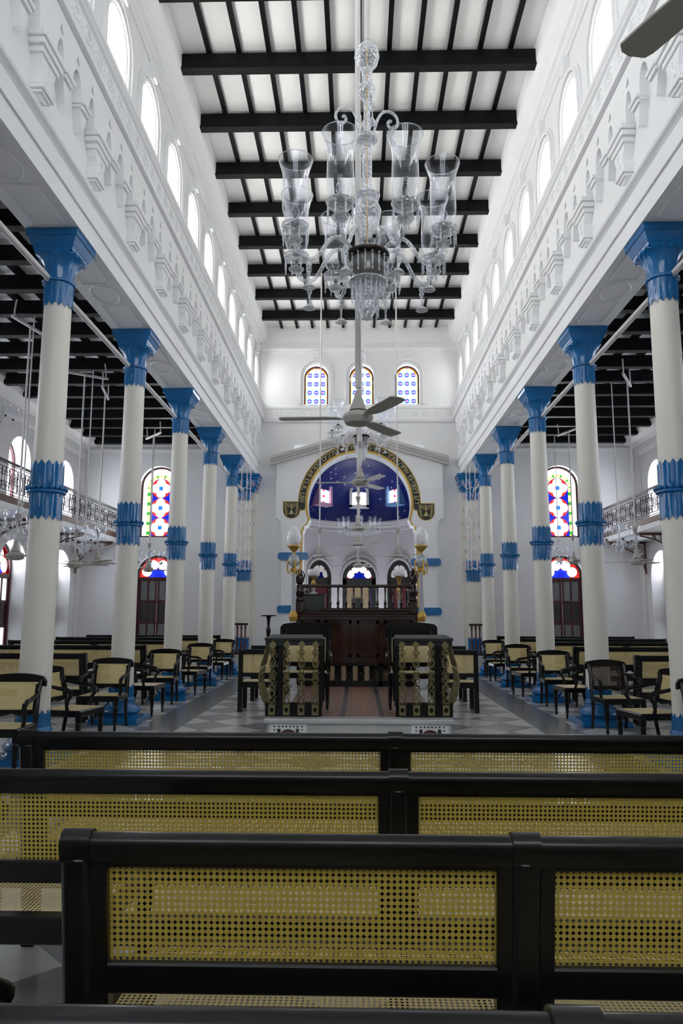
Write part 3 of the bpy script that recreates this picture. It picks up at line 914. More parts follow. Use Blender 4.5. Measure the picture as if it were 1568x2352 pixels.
# apse
mb = MB(); R = 1.78; n = 40
ya = YE + .5
arc = [(XC + R * cos(PI * k / n), ya + R * sin(PI * k / n)) for k in range(n + 1)]
for k in range(n): mb.add([(*arc[k], 0), (*arc[k + 1], 0), (*arc[k + 1], 4.42), (*arc[k], 4.42)], [(0, 1, 2, 3)], True)
M['apse'] = paint('dimmed_white_plaster', (0.50, 0.475, 0.495), 0.75, 0.03, 2)  # white plaster, the dim light of the apse put into its colour
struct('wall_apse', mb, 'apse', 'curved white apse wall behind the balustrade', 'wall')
mb = MB()
vs = []
for i in range(17):
    for k in range(n + 1):
        e = PI / 2 * i / 16
        vs.append((R * cos(e) * cos(PI * k / n), R * cos(e) * sin(PI * k / n), R * sin(e)))
mb.add(vs, [(i * (n + 1) + k, i * (n + 1) + k + 1, (i + 1) * (n + 1) + k + 1, (i + 1) * (n + 1) + k) for i in range(16) for k in range(n)], True)
dome = struct('ceiling_apse', mb, 'star', 'deep blue apse half dome scattered with pale stars', 'dome')
dome.location = (XC, ya, 4.42)
mb = MB()
prof = [(1.80, 4.02), (1.74, 4.02), (1.74, 4.10), (1.70, 4.12), (1.70, 4.22), (1.66, 4.25), (1.64, 4.33), (1.61, 4.36), (1.61, 4.42), (1.80, 4.42)]
vs = [(XC + r * cos(PI * k / n), ya + r * sin(PI * k / n), z) for k in range(n + 1) for r, z in prof]
q = len(prof)
mb.add(vs, [(k * q + i, k * q + i + 1, (k + 1) * q + i + 1, (k + 1) * q + i) for k in range(n) for i in range(q - 1)])
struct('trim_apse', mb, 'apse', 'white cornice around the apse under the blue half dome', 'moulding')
def lit(name, pat, k):                        # a backlit window
    m, nt, out = newmat(name)
    c, tc = coords(nt)
    col = pat(nt, c[0], c[2])
    e = nt.nodes.new('ShaderNodeEmission'); nt.links.new(col, e.inputs[0]); e.inputs[1].default_value = k
    nt.links.new(e.outputs[0], out.inputs[0]); return m
M['lit_fan'] = lit('backlit_petals', lambda nt, x, z: pat_fan(nt, x * 1.16, z * 1.12), .8); M['lit_fan_dim'] = lit('dim_backlit_petals', lambda nt, x, z: pat_fan(nt, x * 1.2, z * 1.15), .16); M['lit_dome'] = lit('backlit_dome_glass', pat_dome, 1.0)
M['pinkframe'] = paint('pink_white_frame', (.72, .42, .62), .5); M['blueframe'] = paint('blue_white_frame', (.25, .48, .82), .5); M['indigo'] = paint('indigo_curtain', (.012, .014, .07), .7)
for a, nm, fm in ((138, 'pink framed', 'pinkframe'), (90, 'white framed middle', 'trim'), (42, 'blue framed', 'blueframe')):
    WN[0] += 1
    ca, sa = cos(math.radians(a)), sin(math.radians(a))
    w = thing('window_%d' % WN[0], nm + ' lit arched window set in the starry blue dome', 'window', (XC + 1.40 * ca, ya + 1.40 * sa, 4.86), math.radians(a - 90)); w['kind'] = 'structure'
    b = MB(); archframe(b, .62, .80, .085, 0, .42); b.build('frame', fm, w)
    b = MB(); b.add([(x, .10, z) for x, z in archpoly(.50, .74)], [tuple(range(19))]); b.build('pane', 'lit_dome', w)
for a, nm, fm in ((137, 'side', 'lit_fan_dim'), (90, 'middle', 'lit_fan'), (43, 'other', 'lit_fan_dim')):
    DN[0] += 1
    ca, sa = cos(math.radians(a)), sin(math.radians(a))
    lab = {'side': 'dark arched apse door beside the green cabinet, petal fanlight above', 'middle': 'middle arched apse door with brightly lit petal fanlight and tan leaf', 'other': 'dark arched apse door behind the free standing oil lamp, petal fanlight above'}[nm]
    d = thing('door_%d' % DN[0], lab, 'door', (XC + 1.66 * ca, ya + 1.66 * sa, 0), math.radians(a - 90)); d['kind'] = 'structure'
    ww = 1.06 if a == 90 else 1.0
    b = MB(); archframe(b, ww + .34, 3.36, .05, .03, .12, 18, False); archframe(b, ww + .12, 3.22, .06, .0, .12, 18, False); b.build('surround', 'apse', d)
    b = MB(); archframe(b, ww, 3.14, .13, .02, .1, 18, False); b.box(-ww / 2, ww / 2, .02, .1, 2.42, 2.62); b.build('frame', 'black', d)
    b = MB(); rr = ww / 2 - .10
    b.add([(x, 0, z) for x, z in [(-rr, 0), (rr, 0)] + [(rr * cos(PI * k / 14), .02 + rr * sin(PI * k / 14)) for k in range(15)]], [tuple(range(17))])
    f = b.build('fanlight', fm, d); f.location = (0, .05, 2.60)
    b = MB(); b.box(-ww / 2 + .05, ww / 2 - .05, .06, .1, 0, 2.45); lf = b.build('door_leaf', 'tan' if a == 90 else 'maroon', d)
    if a == 90:
        b = MB(); b.box(-.24, .12, .03, .06, 1.55, 1.98); b.build('plaque', 'black', lf)
        b = MB(); b.box(.30, .47, .03, .06, 0, 2.42); b.build('curtain', 'indigo', lf)
# nave end pilasters
def zig(b, r, z0, z1, up=True, dn=True, teeth=14, amp=.07, seg=4, flute=.012, sq=None):
    """blue sleeve with toothed ends; vertical grooves"""
    n = teeth * seg
    rows = 5
    vs = []
    for i in range(rows):
        for k in range(n):
            a = 2 * PI * k / n
            tri = abs(((k / seg) % 1) * 2 - 1)
            zt = z1 - (amp * tri if up else 0); zb = z0 + (amp * tri if dn else 0)
            fi = i / (rows - 1)
            z = zb + (zt - zb) * fi
            rr = r - (flute if (k % seg == seg // 2 and 0 < i < rows - 1) else 0)
            if sq: 
                m = max(abs(cos(a)), abs(sin(a))); x, y = rr * cos(a) / m, rr * sin(a) / m
            else: x, y = rr * cos(a), rr * sin(a)
            vs.append((x, y, z))
    b.add(vs, [(i * n + k, i * n + (k + 1) % n, (i + 1) * n + (k + 1) % n, (i + 1) * n + k) for i in range(rows - 1) for k in range(n)], False)
    return b
for s in (-1, 1):
    p = thing('corner_pilaster', 'square cream pilaster with blue bands against the %s corner of the end wall' % SIDE[s], 'pilaster', (s * 3.26, YE - .22, 0)); p['kind'] = 'thing'
    b = MB(); b.box(-.17, .17, -.17, .22, .3, 5.0); b.box(-.30 if s > 0 else .12, .30 if s < 0 else -.12, -.05, .22, .3, 5.0); b.build('shaft', 'cream', p)
    b = MB(); zig(b, .185, 2.38, 3.02, teeth=20, amp=.06, sq=True); b.tube([(-.2, -.2, 2.70), (.2, -.2, 2.70), (.2, .2, 2.7), (-.2, .2, 2.7)], .035, 6, True); b.build('band', 'blue', p)
    b = MB(); zig(b, .185, 4.70, 5.0, up=False, teeth=20, amp=.06, sq=True)
    for (w, z0, z1) in ((.20, 4.98, 5.1), (.24, 5.1, 5.22), (.28, 5.22, 5.34), (.31, 5.34, 5.42), (.34, 5.42, 5.49)): b.box(-w - (.10 if s > 0 else 0), w + (.10 if s < 0 else 0), -w, .22, z0, z1, .012)
    b.build('capital', 'blue', p)
    b = MB(); zig(b, .185, .3, .86, dn=False, teeth=20, amp=.06, sq=True)
    for (w, z0, z1) in ((.24, .34, .48), (.28, .26, .36), (.33, 0, .27)): b.box(-w - (.1 if s > 0 else 0), w + (.1 if s < 0 else 0), -w, .22, z0, z1, .015)
    b.build('base', 'blue', p)
# ================================================================== COLUMNS
col0 = thing('column', 'x', 'column'); col0['kind'] = 'thing'
b = MB(); b.lathe([(.157, .40), (.156, 1.5), (.152, 2.7), (.146, 3.6), (.140, 4.75)], 32); b.build('shaft', 'cream', col0)
b = MB(); zig(b, .163, 2.385, 3.01, teeth=14, amp=.05); b.lathe([(.165, 2.665), (.19, 2.672), (.196, 2.685), (.19, 2.70), (.165, 2.71)], 32)
for k in range(20): b.sphere((.187 * cos(k * PI / 10), .187 * sin(k * PI / 10), 2.724), .027, 8)
b.build('band', 'blue', col0)
b = MB(); zig(b, .152, 4.68, 4.97, up=False, teeth=14, amp=.05)
b.lathe([(.15, 4.955), (.172, 4.96), (.178, 4.973), (.172, 4.988), (.15, 4.995)], 32)
fl = lambda a: 1 + .075 * abs(sin(a * 8)) ** .6
vs = []
prof = [(.142, 4.985), (.146, 5.06), (.155, 5.13), (.175, 5.19), (.205, 5.235), (.228, 5.265), (.224, 5.285), (.20, 5.30)]
n = 64
for i, (r, z) in enumerate(prof):
    for k in range(n):
        a = 2 * PI * k / n
        m = max(abs(cos(a)), abs(sin(a)))
        sqf = min(1.0, i / 5.0) * .75
        leaf = abs(sin(a * 8))
        rr = r * ((1 - sqf) + sqf / (m ** .8)) * (1 + .055 * (leaf - .5) * min(1, i / 2))
        vs.append((rr * cos(a), rr * sin(a), z + (.03 * (1 - leaf) * -1 if i >= 5 else 0)))
b.add(vs, [(i * n + k, i * n + (k + 1) % n, (i + 1) * n + (k + 1) % n, (i + 1) * n + k) for i in range(len(prof) - 1) for k in range(n)], True)
def frust(b, w0, w1, z0, z1):
    vs = [(-w0, -w0, z0), (w0, -w0, z0), (w0, w0, z0), (-w0, w0, z0), (-w1, -w1, z1), (w1, -w1, z1), (w1, w1, z1), (-w1, w1, z1)]
    b.add(vs, [(3, 2, 1, 0), (4, 5, 6, 7), (0, 1, 5, 4), (1, 2, 6, 5), (2, 3, 7, 6), (3, 0, 4, 7)])
frust(b, .205, .215, 5.27, 5.315); frust(b, .222, .225, 5.315, 5.335); frust(b, .228, .262, 5.335, 5.41); frust(b, .274, .274, 5.41, 5.49)
b.build('capital', 'blue', col0, sharp=50)
b = MB(); zig(b, .166, .42, .50, dn=False, teeth=14, amp=.05); zig(b, .165, .2, .46, up=False, dn=False, teeth=14)
b.lathe([(.168, .44), (.168, .33), (.185, .31), (.19, .29), (.18, .27), (.19, .24), (.235, .20), (.262, .17), (.268, .145), (.255, .12), (.225, .105), (.24, .085), (.27, .075), (.27, .05)], 36)
b.build('base', 'blue', col0)
b = MB(); b.box(-.33, .33, -.33, .33, 0, .07, .008); b.build('plinth', 'blue', col0)
for s in (-1, 1):
    for i in range(5):
        lab = 'cream column with blue capital, band and base, %s from the pews in the %s row' % (ORD[i], SIDE[s])
        if s < 0 and i == 0:
            c = col0; c.location = (s * 3.24, COLY[i], 0); c['label'] = lab; scan(c)
        else: c = dup(col0, (s * 3.24, COLY[i], 0), 0, lab)
# ================================================================== CEILING BEAMS AND JOISTS
k = 0
bys = [10.17 + 1.3714 * i for i in range(-6, 8)]
for i, y in enumerate(bys):
    b = MB(); b.box(-2.76, 2.76, y - .01, y + .15, 9.82, 10.075, .006)
    tag(b.build('ceiling_beam', 'beam'), 'black timber beam across the white nave ceiling, %s from the end wall' % ORD[len(bys) - 1 - i], 'beam', None, 'thing')
for i in range(11):
    x = .02 + (i - 5) * .466
    b = MB(); b.box(x - .036, x + .036, Y0, YE, 10.07, 10.135)
    tag(b.build('ceiling_joist', 'beam'), 'thin black joist running the length of the nave ceiling, %s from the bright clerestory' % ORD[i], 'joist', None, 'thing')
for s in (-1, 1):
    ys = [20.63 - .9143 * k for k in range(15)]
    for i, y in enumerate(ys):
        b = MB(); b.box(s * 3.45, s * 7.66, y - .08, y + .08, 6.38, 6.62, .006)
        tag(b.build('aisle_beam', 'beam'), 'black beam across the %s aisle ceiling, %s from the end wall' % (SIDE[s], ORD[i]), 'beam', None, 'thing')
    for i in range(9):
        x = s * (3.85 + i * .46)
        b = MB(); b.box(x - .036, x + .036, 6.0, YE, 6.61, 6.725)
        tag(b.build('aisle_joist', 'beam'), 'thin black joist above the %s aisle beams, %s out from the colonnade' % (SIDE[s], ORD[i]), 'joist', None, 'thing')
# ================================================================== PEWS
def make_pew(label, panels, group=None, cv='caneV', chh='caneH', es=.105, cs=.132, arms=True):
    """cane backed pew facing +y; origin under the middle of its back"""
    W = 2 * es + sum(panels) + cs * (len(panels) - 1)
    r = thing('cane_pew', label, 'pew', group=group)
    K = .17
    S = Matrix(((1, 0, 0, 0), (0, 1, -K, .92 * K), (0, 0, 1, 0), (0, 0, 0, 1)))
    x = -W / 2
    def rail(b, x0, x1, rad, zc=.888):
        pts = [(x0, 0, zc), (x1, 0, zc)]
        vs, n = [], 14
        prof = [(rad * cos(PI * k / 9 - .0), rad * sin(PI * k / 9)) for k in range(10)] + [(-rad * .8, -.035), (rad * .8, -.035)]
        b.prism([(p, zc + q) for p, q in prof], x0, x1, 'YZ', S, smooth=True)
    b = MB(); rail(b, -W / 2, W / 2, .030); b.build('top_rail', 'ebony', r, sharp=50)
    def stile(x0, x1, mid):
        b = MB()
        b.box(x0, x1, -.022, .022, .40, .862, .004, S)
        c = (x0 + x1) / 2
        if mid:
            b.box(c - .033, c + .033, -.034, .034, .05, .87, .012, S); rail(b, c - .032, c + .032, .037, .889)
        else:
            o = x0 + .034 if c < 0 else x1 - .034
            b.box(o - .034, o + .034, -.034, .034, .02, .87, .012, S); rail(b, o - .034, o + .034, .036, .889)
        b.build('stile', 'ebony', r)
    stile(x, x + es, False); x += es
    for i, p in enumerate(panels):
        b = MB(); b.add([(x - .01, 0, .60), (x + p + .01, 0, .60), (x + p + .01, 0, .87), (x - .01, 0, .87)], [(0, 1, 2, 3)], False, S)
        b.build('cane_panel', cv, r)
        x += p
        if i < len(panels) - 1: stile(x, x + cs, True); x += cs
    stile(x, x + es, False)
    b = MB(); b.box(-W / 2 + .03, W / 2 - .03, -.02, .02, .545, .618, .005, S); b.box(-W / 2 + .03, W / 2 - .03, -.012, .02, .838, .875, .003, S); b.build('lower_rail', 'ebony', r)
    b = MB(); b.box(-W / 2 + .02, W / 2 - .02, .065, .125, .345, .432, .006); b.box(-W / 2 + .02, W / 2 - .02, .56, .625, .345, .432, .01)
    for q in (-W / 2 + .02, W / 2 - .07): b.box(q, q + .05, .10, .60, .345, .432, .006)
    for i in range(len(panels) - 1):
        q = -W / 2 + es + sum(panels[:i + 1]) + cs * (i + .5); b.box(q - .03, q + .03, .10, .60, .355, .430, .004)
    b.build('seat_frame', 'ebony', r)
    b = MB(); b.add([(-W / 2 + .05, .11, .431), (W / 2 - .05, .11, .431), (W / 2 - .05, .58, .431), (-W / 2 + .05, .58, .431)], [(0, 1, 2, 3)]); b.build('seat', chh, r)
    lx = [-W / 2 + .045, W / 2 - .045] + [-W / 2 + es + sum(panels[:i + 1]) + cs * (i + .5) for i in range(len(panels) - 1)]
    for q in lx:
        b = MB(); b.lathe([(.024, 0), (.03, .03), (.022, .08), (.032, .2), (.036, .30), (.03, .35)], 12, (q, .59, 0)); b.build('leg', 'ebony', r)
        b = MB(); b.box(q - .03, q + .03, .08, .145, 0, .40, .006); b.build('leg', 'ebony', r)
    if arms:
        for q in (-W / 2 + .034, W / 2 - .034):
            b = MB()
            b.tube([(q, .05, .66), (q, .2, .655), (q, .38, .64), (q, .52, .63), (q, .60, .645), (q, .645, .62), (q, .63, .585)], [.026, .028, .028, .03, .036, .036, .022], 10)
            b.tube([(q, .59, .43), (q, .575, .5), (q, .60, .58), (q, .60, .62)], [.026, .02, .024, .026], 10)
            b.build('armrest', 'ebony', r)
    r['w'] = W
    return r
def place_pew(label, panels, left, y, group=None):
    r = make_pew(label, panels, group); r.location = (left + r['w'] / 2, y, 0); del r['w']; return r
place_pew('black cane backed pew nearest the viewer, only its glossy top rail in view', [.906, 1.5], -.80, 1.02)
place_pew('second nearest pew, its free end showing wide open cane panels', [.905, 1.0, .9], -.69, 1.79)
place_pew('long cane pew in the third row, top rail running off both sides of the picture', [1.47, 1.47], -1.51, 2.49)
place_pew('farthest pew of the front block, just before the marble step', [1.47, 1.47], -1.48, 3.28)
aisle = {}
for s in (-1, 1):
    for i, y in enumerate((9.95, 12.75, 15.2, 17.6, 19.6)):
        lab = 'long cane bench across the %s aisle, %s back from the viewer' % (SIDE[s], ORD[i])
        W = 2 * .105 + 1.62 * 2 + .132
        if not aisle:
            aisle[0] = make_pew(lab, [1.62, 1.62], None, cv='caneC', chh='caneS'); del aisle[0]['w']; o = aisle[0]; scan(o)
        else: o = dup(aisle[0], label=lab)
        o.location = (s * (3.66 + W / 2), y, 0)
# ================================================================== ARMCHAIRS
def make_chair(label, backmat='caneC', w=.52, hs=.43, h=.87, big=False):
    """planter style cane armchair facing -y"""
    r = thing('cane_armchair', label, 'chair')
    k = w / .52
    X = .235 * k
    for sg in (-1, 1):
        b = MB(); b.lathe([(.013, 0), (.017, .02), (.015, .06), (.026, .07), (.018, .085), (.022, .14), (.030, .22), (.027, .27), (.034, .285), (.024, .30), (.034, .32), (.034, hs - .02)], 10, (sg * X, -.215, 0)); b.build('leg', 'ebony', r)
        b = MB(); b.tube([(sg * (X - .01), .27, 0), (sg * (X - .01), .225, .15), (sg * (X - .01), .20, .30), (sg * X, .20, hs)], [.017, .021, .024, .026], 8); b.build('leg', 'ebony', r)
        b = MB()                                                # swept arm: from back post forward, scroll down to the seat rail
        b.tube([(sg * X * 1.0, .235, hs + .26), (sg * X * 1.06, .14, hs + .245), (sg * X * 1.10, .02, hs + .225), (sg * X * 1.11, -.07, hs + .215), (sg * X * 1.10, -.12, hs + .19), (sg * X * 1.08, -.125, hs + .15), (sg * X * 1.06, -.09, hs + .10), (sg * X * 1.03, -.075, hs + .04), (sg * X, -.09, hs - .03)], [.018, .019, .021, .025, .026, .022, .019, .019, .022], 8)
        b.build('armrest', 'ebony', r)
    b = MB()
    for sg in (-1, 1):
        b.tube([(sg * X, .20, hs - .02), (sg * X, .215, hs + .10), (sg * (X - .005), .25, hs + .26), (sg * (X + .0), .30, h - .06)], [.026, .024, .022, .022], 8)
    b.box(-X, X, .212, .242, hs + .075, hs + .11, .006)
    n = 12                                                      # shaped lower edge of the back panel
    low = [(-X + .02 + (2 * X - .04) * t / n, hs + .075 - .025 * abs(sin(t * PI / n * 2)) ) for t in range(n + 1)]
    b.prism(low + [(X - .02, hs + .105), (-X + .02, hs + .105)], .215, .24, 'XZ')
    for sg in (-1, 1): b.tube([(sg * (X - .035), .232, hs + .10), (sg * (X - .032), .258, hs + .26), (sg * (X - .036), .288, h - .10)], .012, 6)
    b.build('back_frame', 'ebony', r)
    b = MB(); y0, y1 = .232, .297
    b.add([(-X + .03, y0, hs + .095), (X - .03, y0, hs + .095), (X - .03, y1 + (0 if w < .6 else .03), h - (.08 if w < .6 else .19)), (-X + .03, y1 + (0 if w < .6 else .03), h - (.08 if w < .6 else .19))], [(0, 1, 2, 3)]); b.build('back_panel', backmat, r)
    b = MB()                                                    # crest rail with rounded shoulders
    n = 20; vs = []
    for i in range(n + 1):
        t = -1 + 2 * i / n
        x = t * (X + .045)
        top = h - .035 * abs(t) ** 2.2 - (.035 if abs(t) > .95 else 0); bot = h - (.105 if w < .6 else .20) + .012 * cos(t * PI) - (.005 if abs(t) > .9 else 0)
        y = .305 + .03 * (1 - t * t)
        vs += [(x, y - .018, bot), (x, y - .022, top), (x, y + .022, top), (x, y + .018, bot)]
    fs = []
    for i in range(n):
        a = 4 * i; c = a + 4
        fs += [(a, a + 1, c + 1, c), (a + 1, a + 2, c + 2, c + 1), (a + 2, a + 3, c + 3, c + 2), (a + 3, a, c, c + 3)]
    fs += [(0, 3, 2, 1), (4 * n, 4 * n + 1, 4 * n + 2, 4 * n + 3)]
    b.add(vs, fs, True)
    b.build('crest_rail', 'ebony', r, sharp=60)
    b = MB()
    b.box(-X - .025, X + .025, -.245, -.195, hs - .075, hs - .005, .01); b.box(-X - .02, X + .02, .17, .215, hs - .075, hs - .005, .01)
    for sg in (-1, 1): b.box(sg * X - .025, sg * X + .025, -.22, .2, hs - .07, hs - .005, .01)
    b.build('seat_frame', 'ebony', r)
    b = MB(); b.add([(-X, -.225, hs - .002), (X, -.225, hs - .002), (X, .19, hs - .002), (-X, .19, hs - .002)], [(0, 1, 2, 3)]); b.build('seat', 'caneS', r)
    return r
ch = None
for s in (-1, 1):
    sd = SIDE[s]
    for i in range(5):
        yc = COLY[i]
        spots = [((s * 3.26, yc - .67 + (.02 if i else .04), 0), s * (-.04 + .05 * (i % 2)), 'black cane armchair facing the pews before the %s column of the %s row' % (ORD[i], sd))]
        if i < 4: spots.append(((s * (3.12 + .03 * (i % 2)), yc + .70 + .05 * (i % 3), 0), s * (-PI / 2 + .16 - .1 * (i % 2)), 'black cane armchair turned towards the nave just past the %s column of the %s row' % (ORD[i], sd)))
        for loc, rz, lab in spots:
            if s > 0 and i == 1 and abs(rz) < .5:
                c = make_chair('black armchair with dark brown cane back before the second column of the right-side row', 'caneD'); c.location = loc; c.rotation_euler = (0, 0, .10); continue
            if ch is None:
                ch = make_chair(lab); ch.location = loc; ch.rotation_euler = (0, 0, rz); scan(ch)
            else: dup(ch, loc, rz, lab)
# ================================================================== PLATFORM AND WHAT STANDS ON IT
pl = thing('marble_platform', 'low white marble platform with patterned tile top before the carved tribune', 'platform', (0, 0, 0))
b = MB(); b.box(-1.12, 1.14, 8.88, 15.3, .16, .218, .012); b.build('slab', 'marble', pl)
b = MB(); b.box(-1.08, 1.10, 8.93, 15.25, 0, .165); b.build('riser', 'marble', pl)
b = MB(); b.box(-.95, .97, 9.12, 15.1, .21, .222); b.build('tile_carpet', 'tile', pl)
for sg, xx in ((-1, -.83), (1, .85)):
    b = MB(); b.box(xx - .22, xx + .22, 8.922, 8.935, .01, .158)
    pn = b.build('majolica_panel', 'trim', pl)
    b = MB()
    for k in range(6): b.sphere((xx - .11 + k * .044, 8.921, .125), .011, 8)
    for z in (.125, .085, .045):
        for q in (-.165, .165): b.sphere((xx + q, 8.921, z), .010, 8)
    b.build('dot', 'black', pn)
    b = MB(); b.prism([(xx + .10 * cos(PI * q / 12), .02 + .075 * sin(PI * q / 12)) for q in range(13)], 8.915, 8.925, 'XZ'); b.build('medallion', 'brown', pn)
    b = MB(); b.box(xx - .13, xx - .09, 8.916, 8.925, .03, .10); b.box(xx + .09, xx + .13, 8.916, 8.925, .03, .10); b.box(xx - .012, xx + .012, 8.908, 8.918, .02, .08); b.build('medallion', 'greenbox', pn)
Z0 = .222
# reading desks with brass fretwork
def ring(b, u, z, r, t, n=14, a0=0, a1=360, m=None):
    pts = [(u + r * cos(math.radians(a0 + (a1 - a0) * k / n)), 0, z + r * sin(math.radians(a0 + (a1 - a0) * k / n))) for k in range(n + (0 if a1 - a0 == 360 else 1))]
    b.tube(pts, t, 4, a1 - a0 == 360, m)
def spiral(b, u, z, r0, r1, a0, a1, t, n=14):
    b.tube([(u + (r0 + (r1 - r0) * k / n) * cos(math.radians(a0 + (a1 - a0) * k / n)), 0, z + (r0 + (r1 - r0) * k / n) * sin(math.radians(a0 + (a1 - a0) * k / n))) for k in range(n + 1)], t, 4)
def fret(hgt=.92):
    b = MB(); T = .0062
    # finial plate, pierced
    b.prism([(-.042, .845), (-.03, .865), (-.018, .875), (0, .90), (.018, .875), (.03, .865), (.042, .845), (.03, .82), (.012, .79), (-.012, .79), (-.03, .82)], -.003, .003, 'XZ')
    b.tube([(0, 0, .79), (0, 0, .70)], T * 1.5, 4)
    for s_ in (-1, 1):
        b.tube([(0, 0, .80), (s_ * .03, 0, .76), (s_ * .034, 0, .73)], T * 1.3, 4)
        spiral(b, s_ * .022, .725, .016, .005, 0 if s_ > 0 else 180, (300 if s_ > 0 else -120), T)
        b.tube([(s_ * .012, 0, .735), (s_ * .008, 0, .70), (s_ * .024, 0, .665), (s_ * .036, 0, .63), (s_ * .03, 0, .59), (s_ * .012, 0, .565)], T * 1.4, 4)
        b.tube([(0, 0, .65), (s_ * .014, 0, .61), (0, 0, .565)], T, 4)
        ring(b, s_ * .022, .50, .018, T)
        b.tube([(0, 0, .475), (s_ * .03, 0, .455), (s_ * .037, 0, .42), (s_ * .026, 0, .395), (s_ * .008, 0, .385)], T * 1.3, 4)
        spiral(b, s_ * .02, .435, .014, .004, 90, 90 + s_ * 300, T)
        spiral(b, s_ * .022, .352, .016, .004, 90, 90 + s_ * 300, T)
        b.tube([(s_ * .037, 0, .365), (s_ * .037, 0, .13)], T, 4)
        b.tube([(0, 0, .385), (s_ * .02, 0, .33), (s_ * .004, 0, .30), (s_ * .034, 0, .255), (0, 0, .215), (s_ * .034, 0, .175), (0, 0, .135)], T * 1.3, 4)
    ring(b, 0, .53, .018, T); b.tube([(0, 0, .48), (0, 0, .39)], T, 4)
    # base plate pierced with a quatrefoil
    n = 24; o, q = [], []
    for k in range(n):
        a = 2 * PI * k / n; m = max(abs(cos(a)), abs(sin(a)))
        o.append((.040 * cos(a) / m, .065 + .062 * sin(a) / m)); rr = .020 + .007 * abs(cos(2 * a))
        q.append((rr * cos(a), .065 + rr * 1.2 * sin(a)))
    for k in range(n): b.prism([o[k], o[(k + 1) % n], q[(k + 1) % n], q[k]], -.003, .003, 'XZ')
    return b
fr0 = fret()
def bent(src, f):
    b = MB(); b.add([f(*p) for p in src.v], src.f, False); b.sm = list(src.sm); return b
def make_desk(sg, label):
    """sg=-1: bowed side towards -x"""
    xs0, xs1 = sorted((sg * .34, -sg * .34))
    r = thing('reading_desk', label, 'desk')
    b = MB(); b.box(-.345, .345, -.02, .03, 0, .165, .006); b.box(min(sg * .345, sg * .315), max(sg * .345, sg * .315), 0, .58, 0, .165, .006); b.build('base_board', 'ebony', r)
    for x, y in ((sg * .165, .01), (-sg * .325, .01), (sg * .32, .56), (-sg * .32, .56)):
        b = MB(); b.box(x - .03, x + .03, y - .02, y + .04, .12, .91, .005)
        if abs(x) < .3: b.tube([(x + sg * .045 + .014 * cos(t * 1.1), y - .01 + .014 * sin(t * 1.1), .2 + t * .018) for t in range(38)], .012, 5)
        b.build('post', 'ebony', r)
    b = MB()
    vs = [(-.36, -.05, .905), (.36, -.05, .905), (.33, .55, .925), (-.33, .55, .925), (-.36, -.05, .935), (.36, -.05, .935), (.33, .55, .965), (-.33, .55, .965)]
    b.add(vs, [(3, 2, 1, 0), (4, 5, 6, 7), (0, 1, 5, 4), (1, 2, 6, 5), (2, 3, 7, 6), (3, 0, 4, 7)]); b.box(-.35, .35, -.026, -.012, .845, .91); b.build('top', 'cloth', r)
    for u in (sg * .262, sg * .085, -sg * .095, -sg * .265):
        o = bent(fr0, lambda x, y, z: (x + 0, y - .034 - .010 * sin(PI * min(1, max(0, (z - .1) / .7))), z)).build('fretwork_strip', 'brass', r); o.location = (u, 0, .012)
    for k in range(5):
        bl = lambda x, y, z: (sg * (.352 + .085 * max(0, sin(PI * min(1, max(0, (z - .12) / .68)) ** .75)) + y), x, z)
        o = bent(fr0, bl).build('fretwork_strip', 'brass', r); o.location = (0, .09 + k * .11, .012)
    return r
d = make_desk(-1, 'brass fretwork reading desk on the platform, bowed towards the tall black stand'); d.location = (-.785, 9.10, Z0)
d = make_desk(1, 'brass fretwork reading desk on the platform, bowed away from the tall black stand'); d.location = (.80, 9.12, Z0)
# the two large armchairs behind them
for x, lab in ((-.72, 'large black cane armchair behind the reading desk nearer the tall black stand'), (.735, 'large black cane armchair behind the reading desk farther from the black stand')):
    c = make_chair(lab, 'caneC', .70, .47, 1.12); c.location = (x, 9.98, Z0); c['category'] = 'armchair'
# cane benches beside the platform
def make_bench(label):
    r = thing('cane_bench', label, 'bench')
    for x in (-.27, .27):
        b = MB(); b.box(x - .035, x + .035, -.03, .04, 0, .92, .006); b.build('leg', 'ebony', r)
        b = MB(); b.box(x - .033, x + .033, .44, .505, 0, .44, .006); b.build('leg', 'ebony', r)
    b = MB(); b.box(-.305, .305, -.035, .035, .855, .925, .01); b.box(-.29, .29, -.02, .02, .52, .58, .005); b.build('back_frame', 'ebony', r)
    b = MB(); b.add([(-.27, 0, .57), (.27, 0, .57), (.27, 0, .86), (-.27, 0, .86)], [(0, 1, 2, 3)]); b.build('back_panel', 'caneC', r)
    b = MB(); b.box(-.30, .30, -.03, .03, .36, .445, .006); b.box(-.30, .30, .45, .51, .36, .445, .006)
    for x in (-.27, .27): b.box(x - .03, x + .03, 0, .48, .36, .445, .006)
    b.build('seat_frame', 'ebony', r)
    b = MB(); b.add([(-.27, .02, .446), (.27, .02, .446), (.27, .46, .446), (-.27, .46, .446)], [(0, 1, 2, 3)]); b.build('seat', 'caneS', r)
    return r
bn = make_bench('black cane bench beside the platform, front one on the black stand side'); bn.location = (-1.50, 11.2, 0); scan(bn)
dup(bn, (-1.52, 12.65, 0), 0, 'black cane bench beside the platform, rear one on the black stand side')
dup(bn, (1.50, 11.25, 0), 0, 'black cane bench beside the platform, front one away from the black stand')
dup(bn, (1.53, 12.7, 0), 0, 'black cane bench beside the platform, rear one away from the black stand')
